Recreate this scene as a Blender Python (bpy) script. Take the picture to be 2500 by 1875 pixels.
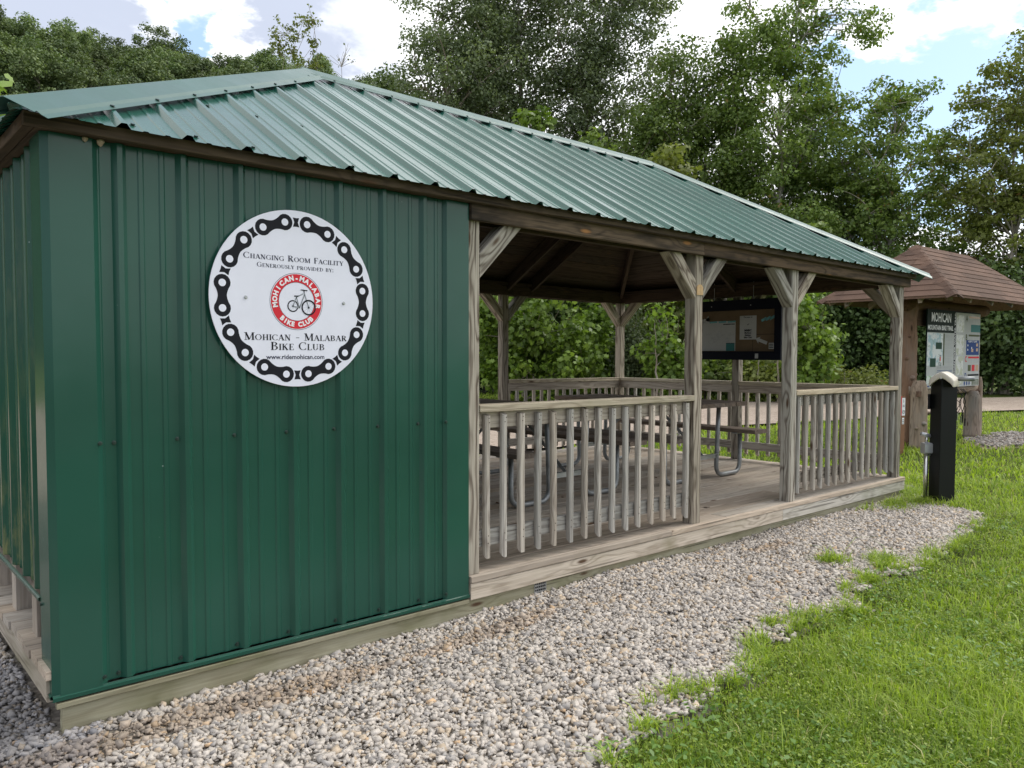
import bpy, math, random
import numpy as np
from mathutils import Vector, Matrix
R_ = math.radians
C = bpy.context.scene.collection
SC = bpy.context.scene
for o in list(bpy.data.objects): bpy.data.objects.remove(o)

# ------------------------------------------------------------------ camera
EYE = 1.37
cam_d = bpy.data.cameras.new('camera'); cam = bpy.data.objects.new('camera', cam_d); C.objects.link(cam)
YAW, PITCH, ROLL = R_(41.564), R_(2.5234), R_(0.1405)
F0 = Vector((math.sin(YAW), math.cos(YAW), 0)); R0 = Vector((math.cos(YAW), -math.sin(YAW), 0)); U0 = Vector((0, 0, 1))
F1 = F0*math.cos(PITCH) - U0*math.sin(PITCH); U1 = U0*math.cos(PITCH) + F0*math.sin(PITCH)
RR = R0*math.cos(ROLL) + U1*math.sin(ROLL); UU = -R0*math.sin(ROLL) + U1*math.cos(ROLL)
M = Matrix.Identity(4)
for i in range(3):
    M[i][0] = RR[i]; M[i][1] = UU[i]; M[i][2] = -F1[i]
M[0][3], M[1][3], M[2][3] = 0, -3.1737, EYE
cam.matrix_world = M
cam_d.sensor_fit = 'HORIZONTAL'; cam_d.sensor_width = 36
cam_d.lens = 1914.889/2500*36; cam_d.shift_y = 9.4/2500
cam_d.clip_start = 0.05; cam_d.clip_end = 3000
SC.camera = cam

# ------------------------------------------------------------------ node helper
class NT:
    def __init__(s, tree): s.t = tree; s.t.nodes.clear()
    def n(s, typ, ins=None, **kw):
        nd = s.t.nodes.new(typ)
        for k, v in kw.items(): setattr(nd, k, v)
        for k, v in (ins or {}).items():
            sock = nd.inputs[k]
            if isinstance(v, bpy.types.NodeSocket): s.t.links.new(v, sock)
            elif isinstance(v, bpy.types.Node): s.t.links.new(v.outputs[0], sock)
            else:
                if isinstance(v, (tuple, list)) and sock.type == 'RGBA' and len(v) == 3: v = (*v, 1)
                sock.default_value = v
        return nd
    def math(s, op, a, b=0.0, c=None, clamp=False):
        d = {0: a, 1: b}
        if c is not None: d[2] = c
        return s.n('ShaderNodeMath', d, operation=op, use_clamp=clamp).outputs[0]
    def mix(s, f, a, b, blend='MIX'):
        nd = s.n('ShaderNodeMix', {0: f}, data_type='RGBA', blend_type=blend)
        for idx, v in ((6, a), (7, b)):
            if isinstance(v, bpy.types.NodeSocket): s.t.links.new(v, nd.inputs[idx])
            else: nd.inputs[idx].default_value = (*v, 1) if len(v) == 3 else v
        return nd.outputs[2]
    def noise(s, vec, scale=5, detail=3, rough=0.5, dist=0.0):
        return s.n('ShaderNodeTexNoise', {'Vector': vec, 'Scale': scale, 'Detail': detail, 'Roughness': rough, 'Distortion': dist}).outputs[0]
    def ramp(s, f, stops, interp='LINEAR'):
        nd = s.n('ShaderNodeValToRGB', {0: f}); cr = nd.color_ramp; cr.interpolation = interp
        while len(cr.elements) > 1: cr.elements.remove(cr.elements[-1])
        for i, (p, c) in enumerate(stops):
            e = cr.elements[0] if i == 0 else cr.elements.new(p)
            e.position = p; c = (c, c, c) if isinstance(c, (int, float)) else c; e.color = (*c[:3], 1)
        return nd.outputs[0]
    def mapr(s, f, a, b, c=0.0, d=1.0, smooth=False):
        return s.n('ShaderNodeMapRange', {0: f, 1: a, 2: b, 3: c, 4: d}, interpolation_type='SMOOTHSTEP' if smooth else 'LINEAR').outputs[0]
    def vm(s, op, a, b=(0, 0, 0), scale=None):
        nd = s.n('ShaderNodeVectorMath', {0: a, 1: b}, operation=op)
        if scale is not None: nd.inputs['Scale'].default_value = scale
        return nd
    def attr(s, name): return s.n('ShaderNodeAttribute', attribute_name=name)

# ------------------------------------------------------------------ world: blue sky with broken white and grey cloud
SUN_EL, SUN_AZ = R_(48), R_(106)          # azimuth measured from +Y towards +X
sun_dir = Vector((math.sin(SUN_AZ)*math.cos(SUN_EL), math.cos(SUN_AZ)*math.cos(SUN_EL), math.sin(SUN_EL)))
w = bpy.data.worlds.new('World'); SC.world = w; w.use_nodes = True
n = NT(w.node_tree)
sky = n.n('ShaderNodeTexSky', sky_type='NISHITA', sun_disc=False, sun_elevation=SUN_EL, sun_rotation=SUN_AZ)
sky.air_density = 1.0; sky.dust_density = 1.0; sky.ozone_density = 1.5
tc = n.n('ShaderNodeTexCoord').outputs['Generated']
sep = n.n('ShaderNodeSeparateXYZ', {0: tc})
den = n.math('ADD', n.math('MAXIMUM', sep.outputs[2], 0.0), 0.22)
pv = n.n('ShaderNodeCombineXYZ', {0: n.math('DIVIDE', sep.outputs[0], den), 1: n.math('DIVIDE', sep.outputs[1], den), 2: 0.3})
cl = n.noise(pv.outputs[0], 2.1, 9, 0.57, 0.25)
fine = n.noise(pv.outputs[0], 5.5, 8, 0.6, 0.3)
wn = n.n('ShaderNodeTexNoise', {'Vector': pv.outputs[0], 'Scale': 4.5, 'Detail': 6, 'Roughness': 0.6}).outputs['Color']
tcw = n.vm('NORMALIZE', n.vm('ADD', tc, n.vm('SCALE', n.vm('SUBTRACT', wn, (0.5, 0.5, 0.5)).outputs[0], scale=0.26).outputs[0]).outputs[0]).outputs[0]
def ddir(az, el): return Vector((math.sin(R_(az))*math.cos(R_(el)), math.cos(R_(az))*math.cos(R_(el)), math.sin(R_(el))))
def blob(az, el, r0, r1):
    dt = n.vm('DOT_PRODUCT', tcw, tuple(ddir(az, el))).outputs['Value']
    return n.mapr(dt, math.cos(R_(r1)), math.cos(R_(r0)), 0, 1, True)
hole = n.math('MAXIMUM', blob(70, 14.5, 4.0, 10.5), n.math('MULTIPLY', blob(19.3, 20.3, 1.2, 3.2), 0.95))
hole = n.math('MAXIMUM', hole, n.math('MULTIPLY', blob(66, 26.5, 0.5, 3.0), 0.8))
cov = n.math('SUBTRACT', n.math('ADD', n.math('MULTIPLY', cl, 0.9), n.math('MULTIPLY', fine, 0.5)), n.math('MULTIPLY', hole, 0.36))
mask = n.mapr(cov, 0.42, 0.56, 0, 1, True)
greyb = n.math('MAXIMUM', n.math('MULTIPLY', blob(13, 24, 3.0, 11), 1.0), blob(28.0, 21, 3.5, 8.5))
greyb = n.math('MAXIMUM', greyb, n.math('MULTIPLY', blob(22, 46, 6, 18), 0.9))  # high grey cloud out of view, added to mute the near roof's reflections
white = n.math('MAXIMUM', blob(19.0, 22.8, 2.2, 4.4), n.math('MAXIMUM', blob(21.0, 19.0, 1.5, 3.6), blob(36, 21, 4, 8)))
greyb = n.math('MAXIMUM', greyb, n.math('MULTIPLY', blob(225, 6, 15, 60), 0.7))  # unseen grey cloud behind the camera, added to darken what the wall reflects
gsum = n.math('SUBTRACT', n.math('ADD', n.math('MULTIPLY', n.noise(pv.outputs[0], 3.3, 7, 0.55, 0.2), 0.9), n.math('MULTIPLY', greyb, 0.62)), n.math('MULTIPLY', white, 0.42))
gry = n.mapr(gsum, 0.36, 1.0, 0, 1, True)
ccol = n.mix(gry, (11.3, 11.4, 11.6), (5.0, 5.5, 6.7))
glow = blob(54, 44, 3, 34)
ccol = n.vm('SCALE', ccol, scale=1.0)
n.t.links.new(n.math('ADD', n.math('MULTIPLY', glow, 0.12), 1.0), ccol.inputs['Scale']); ccol = ccol.outputs[0]
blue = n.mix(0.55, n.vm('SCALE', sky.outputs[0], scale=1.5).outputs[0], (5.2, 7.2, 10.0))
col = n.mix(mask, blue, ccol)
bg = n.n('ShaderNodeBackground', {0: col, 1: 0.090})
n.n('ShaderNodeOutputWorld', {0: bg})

sd = bpy.data.lights.new('sun', 'SUN'); sd.energy = 1.5; sd.angle = R_(26); sd.color = (1, 0.95, 0.87)
sun = bpy.data.objects.new('sun', sd); C.objects.link(sun)
sun.rotation_euler = sun_dir.to_track_quat('Z', 'Y').to_euler()
SC.view_settings.view_transform = 'Standard'; SC.view_settings.look = 'None'
SC.view_settings.exposure = 0.6; SC.view_settings.gamma = 1
SC.cycles.max_bounces = 8; SC.cycles.transparent_max_bounces = 8; SC.cycles.diffuse_bounces = 3
SC.cycles.glossy_bounces = 3; SC.cycles.transmission_bounces = 3

# ------------------------------------------------------------------ materials
MT = {}
def mat(name):
    m = bpy.data.materials.new(name); m.use_nodes = True; MT[name] = m
    return m, NT(m.node_tree)
def fin(n, base, rough=0.6, spec=0.5, metal=0.0, normal=None, **kw):
    ins = {'Base Color': base, 'Roughness': rough, 'Specular IOR Level': spec, 'Metallic': metal}
    ins.update(kw)
    if normal is not None: ins['Normal'] = normal
    b = n.n('ShaderNodeBsdfPrincipled', ins)
    n.n('ShaderNodeOutputMaterial', {0: b.outputs[0]}); return b
def bump(n, h, strength=0.3, dist=0.01):
    return n.n('ShaderNodeBump', {'Height': h, 'Strength': strength, 'Distance': dist}).outputs[0]
def plain(name, col, rough=0.5, spec=0.5, metal=0.0, var=0.0):
    m, n = mat(name)
    c = col
    if var:
        tc = n.n('ShaderNodeTexCoord').outputs['Object']
        f = n.noise(tc, 9, 4, 0.6)
        c = n.mix(n.mapr(f, 0.3, 0.7, 0, 1), tuple(x*(1-var) for x in col), tuple(min(1, x*(1+var)) for x in col))
    fin(n, c, rough, spec, metal); return m

def wood(name, light, dark, grain=1.0, stain=None, stain_amt=0.3, rough=0.85, ring=75, knot=(0.10, 0.06, 0.035), green=0.0):
    m, n = mat(name)
    g = n.attr('gc').outputs['Vector']; rnd = n.attr('rnd').outputs['Fac']
    off = n.vm('SCALE', n.n('ShaderNodeCombineXYZ', {0: rnd, 1: rnd, 2: rnd}).outputs[0], scale=37.0).outputs[0]
    gg = n.vm('ADD', g, off).outputs[0]
    st = n.vm('MULTIPLY', gg, (1.6, 9, 9)).outputs[0]
    warp = n.noise(st, 1.0, 3, 0.5)
    sp = n.n('ShaderNodeSeparateXYZ', {0: g})
    # knots: voronoi cells stretched along the board
    kv = n.n('ShaderNodeTexVoronoi', {'Vector': n.vm('MULTIPLY', gg, (2.4, 9, 9)).outputs[0], 'Scale': 1.0}, feature='F1')
    kd = kv.outputs['Distance']
    kmask = n.mapr(kd, 0.05, 0.15, 1, 0, True)
    bend = n.mapr(kd, 0.0, 0.5, 1.6, 0, True)
    ph = n.math('ADD', n.math('ADD', n.math('MULTIPLY', sp.outputs[1], ring*2.2), n.math('MULTIPLY', sp.outputs[2], ring*1.3)),
                n.math('ADD', n.math('MULTIPLY', warp, 26.0), n.math('MULTIPLY', bend, 6.0)))
    rg = n.mapr(n.math('SINE', ph), -1, 1, 0, 1)
    rg = n.math('POWER', rg, 2.2)
    fib = n.noise(n.vm('MULTIPLY', gg, (3, 120, 120)).outputs[0], 1.0, 3, 0.6)
    big = n.noise(n.vm('MULTIPLY', gg, (1.3, 5, 5)).outputs[0], 1.0, 4, 0.6)
    f = n.math('ADD', n.math('MULTIPLY', rg, 0.55*grain), n.math('MULTIPLY', n.mapr(fib, 0.35, 0.7, 0, 1), 0.45))
    c = n.mix(n.mapr(f, 0.05, 0.95, 0, 1), light, dark)
    if stain: c = n.mix(n.mapr(big, 0.45, 0.65, 0, stain_amt), c, stain)
    if green: c = n.mix(n.mapr(n.noise(gg, 3.1, 3, 0.5), 0.5, 0.7, 0, green), c, (0.15, 0.16, 0.07))
    tone = n.mapr(rnd, 0, 1, 0.78, 1.16)
    c = n.vm('MULTIPLY', c, n.n('ShaderNodeCombineXYZ', {0: tone, 1: tone, 2: tone}).outputs[0]).outputs[0]
    ck = n.noise(n.vm('MULTIPLY', gg, (0.9, 48, 48)).outputs[0], 1.0, 2, 0.5)
    c = n.mix(n.mapr(ck, 0.645, 0.69, 0, 0.65), c, tuple(0.35*q for q in dark))
    hu = n.mix(n.math('FRACT', n.math('MULTIPLY', rnd, 7.31)), (1.06, .99, .91), (.97, 1.0, 1.02))
    c = n.vm('MULTIPLY', c, hu).outputs[0]
    c = n.mix(kmask, c, knot)
    h = n.math('SUBTRACT', n.math('MULTIPLY', fib, -0.6), n.math('MULTIPLY', rg, 0.7))
    fin(n, c, rough, 0.25, 0, bump(n, h, 0.5, 0.003)); return m
wood('wood_post', (0.50, 0.47, 0.41), (0.12, 0.095, 0.075), 1.15, (0.26, 0.25, 0.21), 0.45, ring=70)
wood('wood_rail', (0.50, 0.475, 0.43), (0.18, 0.155, 0.135), 0.7, (0.27, 0.255, 0.23), 0.5, ring=85)
wood('wood_cap', (0.52, 0.47, 0.37), (0.27, 0.225, 0.165), 0.8, (0.34, 0.32, 0.26), 0.4, ring=50, green=0.25)
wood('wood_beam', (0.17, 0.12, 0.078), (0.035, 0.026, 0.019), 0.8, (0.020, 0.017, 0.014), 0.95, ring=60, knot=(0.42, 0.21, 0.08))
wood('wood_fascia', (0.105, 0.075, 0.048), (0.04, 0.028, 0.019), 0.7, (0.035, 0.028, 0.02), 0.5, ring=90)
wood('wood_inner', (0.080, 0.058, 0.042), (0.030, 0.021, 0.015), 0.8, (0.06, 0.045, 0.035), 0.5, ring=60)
wood('wood_deck', (0.48, 0.425, 0.365), (0.29, 0.245, 0.20), 0.6, (0.30, 0.26, 0.22), 0.6, ring=55, green=0.12)
wood('wood_skirt', (0.54, 0.50, 0.44), (0.27, 0.235, 0.19), 0.8, (0.40, 0.37, 0.30), 0.5, ring=45, green=0.35)
wood('wood_skirt_low', (0.36, 0.345, 0.25), (0.21, 0.19, 0.125), 0.7, (0.24, 0.23, 0.14), 0.5, ring=50, green=0.6)
wood('wood_table', (0.26, 0.21, 0.17), (0.12, 0.09, 0.07), 0.6, (0.12, 0.10, 0.09), 0.5, ring=55)
wood('wood_tag', (0.62, 0.45, 0.25), (0.45, 0.30, 0.15), 0.7)
wood('log_bark', (0.34, 0.28, 0.23), (0.12, 0.09, 0.07), 0.7, (0.24, 0.225, 0.21), 0.8, ring=22, knot=(0.06, 0.035, 0.02))
wood('log_brown', (0.22, 0.14, 0.10), (0.09, 0.055, 0.04), 0.6, (0.20, 0.16, 0.135), 0.7, ring=24, knot=(0.05, 0.03, 0.02))
wood('log_red', (0.16, 0.095, 0.065), (0.065, 0.038, 0.028), 0.5, (0.12, 0.08, 0.06), 0.6, ring=24, knot=(0.05, 0.03, 0.02))

def metal_green(name, base, rough, dirt=0.0, coat=0.0, canning=0.25):
    m, n = mat(name)
    g = n.n('ShaderNodeTexCoord').outputs['Object']
    big = n.noise(g, 1.4, 3, 0.5); sm = n.noise(g, 60, 3, 0.7)
    c = n.mix(n.mapr(big, 0.35, 0.65, 0, 1), tuple(x*0.9 for x in base), tuple(x*1.1 for x in base))
    # chalky scuffs and small chips
    sc = n.noise(n.vm('MULTIPLY', g, (9, 9, 4)).outputs[0], 4.0, 6, 0.75)
    c = n.mix(n.mapr(sc, 0.70, 0.80, 0, 0.22), c, (0.22, 0.34, 0.30))
    vo = n.n('ShaderNodeTexVoronoi', {'Vector': g, 'Scale': 7.0}, feature='F1').outputs['Distance']
    c = n.mix(n.mapr(vo, 0.010, 0.022, 0.8, 0), c, (0.35, 0.45, 0.42))
    if dirt:
        dn = n.noise(n.vm('MULTIPLY', g, (6, 6, 1.2)).outputs[0], 3.0, 5, 0.7)
        hz = n.mapr(n.n('ShaderNodeSeparateXYZ', {0: g}).outputs[2], 0.42, 0.85, 1, 0.15)
        c = n.mix(n.math('MULTIPLY', n.mapr(dn, 0.48, 0.66, 0, dirt), hz), c, (0.30, 0.28, 0.11))
    r = n.mapr(n.noise(g, 5, 4, 0.6), 0.3, 0.7, rough*0.85, rough*1.25)
    h = n.math('ADD', n.math('MULTIPLY', n.noise(g, 2.6, 2, 0.5), 1.0), n.math('MULTIPLY', sm, 0.0008))
    fin(n, c, r, 0.28 if name == 'cap_metal' else (0.36 if 'wall' in name else 0.5), 0.0, bump(n, h, canning, 0.02), **({'Coat Weight': coat, 'Coat Roughness': 0.14, 'Coat IOR': 1.7} if coat else {})); return m
metal_green('wall_metal', (0.0175, 0.078, 0.055), 0.20, canning=0.10)
metal_green('wall_metal_dirty', (0.013, 0.072, 0.045), 0.22, 0.75, canning=0.12)
plain('screw_paint', (0.008, 0.030, 0.022), 0.35, 0.6)
metal_green('roof_metal', (0.018, 0.094, 0.069), 0.25, coat=0.22, canning=0.05)
metal_green('cap_metal', (0.050, 0.115, 0.100), 0.36, coat=0.12, canning=0.06)
plain('soil_nest', (0.30, 0.25, 0.18), 0.95, 0.1, 0, 0.3)
plain('galv', (0.42, 0.44, 0.45), 0.42, 0.5, 0.85, 0.25)
plain('pipe_metal', (0.27, 0.285, 0.29), 0.5, 0.5, 0.6, 0.3)
plain('steel', (0.62, 0.62, 0.60), 0.25, 0.5, 0.95, 0.1)
plain('steel_grey', (0.50, 0.51, 0.54), 0.35, 0.5, 0.6, 0.08)
plain('black_paint', (0.005, 0.006, 0.006), 0.45, 0.3)
plain('black_matte', (0.012, 0.012, 0.014), 0.65, 0.15)
plain('navy', (0.004, 0.006, 0.014), 0.65, 0.15)
plain('beige_cap', (0.56, 0.52, 0.44), 0.42, 0.45, 0, 0.05)
plain('sign_white', (0.74, 0.76, 0.86), 0.3, 0.5, 0, 0.03)
plain('print_black', (0.012, 0.013, 0.018), 0.65, 0.15)
plain('print_text', (0.035, 0.038, 0.07), 0.65, 0.15)
plain('print_white', (0.80, 0.81, 0.84), 0.4, 0.4)
plain('print_red', (0.62, 0.035, 0.05), 0.65, 0.15)
plain('print_silver', (0.42, 0.46, 0.50), 0.4, 0.4)
plain('print_green', (0.012, 0.055, 0.035), 0.65, 0.15)
plain('print_darkgreen', (0.006, 0.018, 0.015), 0.65, 0.15)
plain('print_teal', (0.05, 0.20, 0.20), 0.65, 0.15)
plain('print_blue', (0.02, 0.06, 0.22), 0.65, 0.15)
plain('print_tan', (0.45, 0.28, 0.16), 0.4, 0.4)
plain('print_grey', (0.33, 0.35, 0.37), 0.4, 0.4)
plain('print_olive', (0.09, 0.11, 0.05), 0.65, 0.15)
plain('paper', (0.47, 0.49, 0.49), 0.7, 0.15, 0, 0.04)
plain('cardboard', (0.15, 0.108, 0.065), 0.8, 0.2, 0, 0.12)
plain('tape', (0.10, 0.35, 0.38), 0.4, 0.5)
plain('marker_brown', (0.22, 0.105, 0.055), 0.5, 0.4, 0, 0.1)
plain('rust', (0.035, 0.022, 0.015), 0.9, 0.2)
plain('rubber', (0.02, 0.02, 0.02), 0.7, 0.3)
plain('dry_leaf', (0.10, 0.055, 0.03), 0.8, 0.2, 0, 0.3)
plain('soil', (0.13, 0.095, 0.065), 0.95, 0.1, 0, 0.35)

def map_print(name, base, a, b, sc):       # a printed trail map: pale land, green woods, thin dark trails
    m, n = mat(name)
    g = n.n('ShaderNodeTexCoord').outputs['Object']
    f = n.noise(g, sc, 4, 0.6)
    c = n.mix(n.mapr(f, 0.5, 0.56, 0, 1), base, a)
    f2 = n.noise(g, sc*0.8, 2, 0.5, 1.5)
    ln = n.math('ABSOLUTE', n.math('SUBTRACT', f2, 0.5))
    c = n.mix(n.mapr(ln, 0.004, 0.012, 0.8, 0), c, b)
    fin(n, c, 0.4, 0.4); return m
map_print('map_trail', (0.60, 0.66, 0.64), (0.26, 0.42, 0.24), (0.06, 0.08, 0.07), 7)
map_print('map_water', (0.60, 0.62, 0.60), (0.42, 0.45, 0.34), (0.10, 0.14, 0.20), 9)
map_print('map_blue', (0.62, 0.66, 0.68), (0.28, 0.45, 0.52), (0.10, 0.20, 0.12), 6)

m, n = mat('shingle')
g = n.attr('gc').outputs['Vector']; rnd = n.attr('rnd').outputs['Fac']
gv = n.n('ShaderNodeTexCoord').outputs['Object']
f = n.noise(gv, 160, 2, 0.8); f2 = n.noise(gv, 2.2, 4, 0.6)
c = n.mix(n.mapr(f2, 0.35, 0.68, 0, 1), (0.064, 0.039, 0.029), (0.110, 0.066, 0.046))
c = n.mix(n.mapr(f, 0.35, 0.7, 0, 1), c, n.mix(0.35, c, (0.26, 0.17, 0.13)))
t = n.mapr(rnd, 0, 1, 0.80, 1.2)
c = n.vm('MULTIPLY', c, n.n('ShaderNodeCombineXYZ', {0: t, 1: t, 2: t}).outputs[0]).outputs[0]
fin(n, c, 0.9, 0.2, 0, bump(n, f, 0.4, 0.003))

m, n = mat('stone')
ca = n.attr('col').outputs['Color']
gv = n.n('ShaderNodeTexCoord').outputs['Object']
c = n.mix(n.mapr(n.noise(gv, 90, 4, 0.7), 0.3, 0.7, 0, 0.45), ca, n.vm('MULTIPLY', ca, (0.62, 0.6, 0.58)).outputs[0])
fin(n, c, 0.85, 0.25, 0, bump(n, n.noise(gv, 120, 3, 0.7), 0.5, 0.003))

m, n = mat('gravel_ground')
gv = n.n('ShaderNodeTexCoord').outputs['Object']
vo = n.n('ShaderNodeTexVoronoi', {'Vector': gv, 'Scale': 38.0}, feature='F1')
c = n.mix(n.mapr(n.noise(gv, 1.7, 4, 0.6), 0.4, 0.62, 0, 1), (0.27, 0.25, 0.225), (0.21, 0.185, 0.155))
c = n.mix(n.mapr(vo.outputs['Distance'], 0.2, 0.7, 0, 0.6), c, (0.08, 0.07, 0.06))
fin(n, c, 0.95, 0.1, 0, bump(n, vo.outputs['Distance'], 0.6, 0.01))

m, n = mat('road_gravel')
gv = n.n('ShaderNodeTexCoord').outputs['Object']
vo = n.n('ShaderNodeTexVoronoi', {'Vector': gv, 'Scale': 13.0}, feature='F1')
c = n.mix(n.mapr(n.noise(gv, 0.35, 5, 0.65), 0.38, 0.66, 0, 1), (0.40, 0.33, 0.275), (0.30, 0.245, 0.20))
c = n.mix(n.mapr(n.noise(gv, 11, 4, 0.75), 0.45, 0.66, 0, 0.65), c, (0.16, 0.125, 0.10))
c = n.mix(n.mapr(n.noise(n.vm('MULTIPLY', gv, (1, 1, 1)).outputs[0], 26, 3, 0.7), 0.5, 0.7, 0, 0.5), c, (0.52, 0.46, 0.41))
fin(n, c, 0.95, 0.1, 0, bump(n, n.noise(gv, 20, 4, 0.7), 0.8, 0.02))

m, n = mat('lawn_ground')
gv = n.n('ShaderNodeTexCoord').outputs['Object']
c = n.mix(n.mapr(n.noise(gv, 0.8, 5, 0.6), 0.35, 0.65, 0, 1), (0.075, 0.115, 0.02), (0.125, 0.17, 0.028))
c = n.mix(n.mapr(n.noise(gv, 22, 4, 0.75), 0.42, 0.62, 0, 0.85), c, (0.045, 0.045, 0.02))
fin(n, c, 0.95, 0.1, 0, bump(n, n.noise(gv, 40, 4, 0.7), 0.9, 0.03))

def leafmat(name, c1, c2, tr=0.35, gloss=0.45, yellow=None, ov=0.15):
    m, n = mat(name)
    rnd = n.attr('rnd').outputs['Fac']
    oi = n.n('ShaderNodeObjectInfo').outputs['Random']
    c = n.mix(rnd, c1, c2)
    if yellow: c = n.mix(n.mapr(rnd, 0.93, 0.97, 0, 0.9), c, yellow)
    t = n.mapr(oi, 0, 1, 1-ov, 1+ov)
    c = n.vm('MULTIPLY', c, n.n('ShaderNodeCombineXYZ', {0: t, 1: t, 2: t}).outputs[0]).outputs[0]
    b = n.n('ShaderNodeBsdfPrincipled', {'Base Color': c, 'Roughness': gloss, 'Specular IOR Level': 0.4})
    t2 = n.n('ShaderNodeBsdfTranslucent', {0: n.vm('MULTIPLY', c, (1.25, 1.35, 0.6)).outputs[0]})
    mx = n.n('ShaderNodeMixShader', {0: tr, 1: b.outputs[0], 2: t2.outputs[0]})
    n.n('ShaderNodeOutputMaterial', {0: mx.outputs[0]}); return m
leafmat('leaf_cottonwood', (0.097, 0.138, 0.068), (0.244, 0.292, 0.162), 0.3, 0.35)
leafmat('leaf_sycamore', (0.084, 0.143, 0.036), (0.244, 0.324, 0.082), 0.32, 0.45, (0.20, 0.13, 0.03))
leafmat('leaf_sapling', (0.044, 0.090, 0.013), (0.242, 0.363, 0.057), 0.35, 0.45)
leafmat('leaf_dark', (0.045, 0.084, 0.026), (0.122, 0.184, 0.056), 0.25, 0.5)
leafmat('leaf_willow', (0.072, 0.102, 0.042), (0.120, 0.162, 0.072), 0.3, 0.5)
leafmat('leaf_olive', (0.117, 0.144, 0.036), (0.261, 0.303, 0.076), 0.35, 0.5, (0.22, 0.12, 0.04))
leafmat('leaf_hill', (0.076, 0.126, 0.058), (0.211, 0.264, 0.105), 0.2, 0.65, None, 0.42)
leafmat('grass_blade', (0.12, 0.205, 0.022), (0.42, 0.53, 0.075), 0.4, 0.5, (0.50, 0.44, 0.22))
leafmat('clover_leaf', (0.10, 0.19, 0.020), (0.40, 0.50, 0.075), 0.35, 0.45)
leafmat('weed_leaf', (0.10, 0.19, 0.035), (0.20, 0.34, 0.075), 0.3, 0.5)
wood('bark', (0.24, 0.21, 0.17), (0.09, 0.075, 0.06), 0.4, (0.30, 0.29, 0.26), 0.7, ring=12)
wood('bark_pale', (0.42, 0.40, 0.36), (0.22, 0.20, 0.17), 0.3, (0.20, 0.18, 0.15), 0.7, ring=10)
plain('hill_soil', (0.022, 0.034, 0.014), 0.95, 0.1, 0, 0.3)

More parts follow.
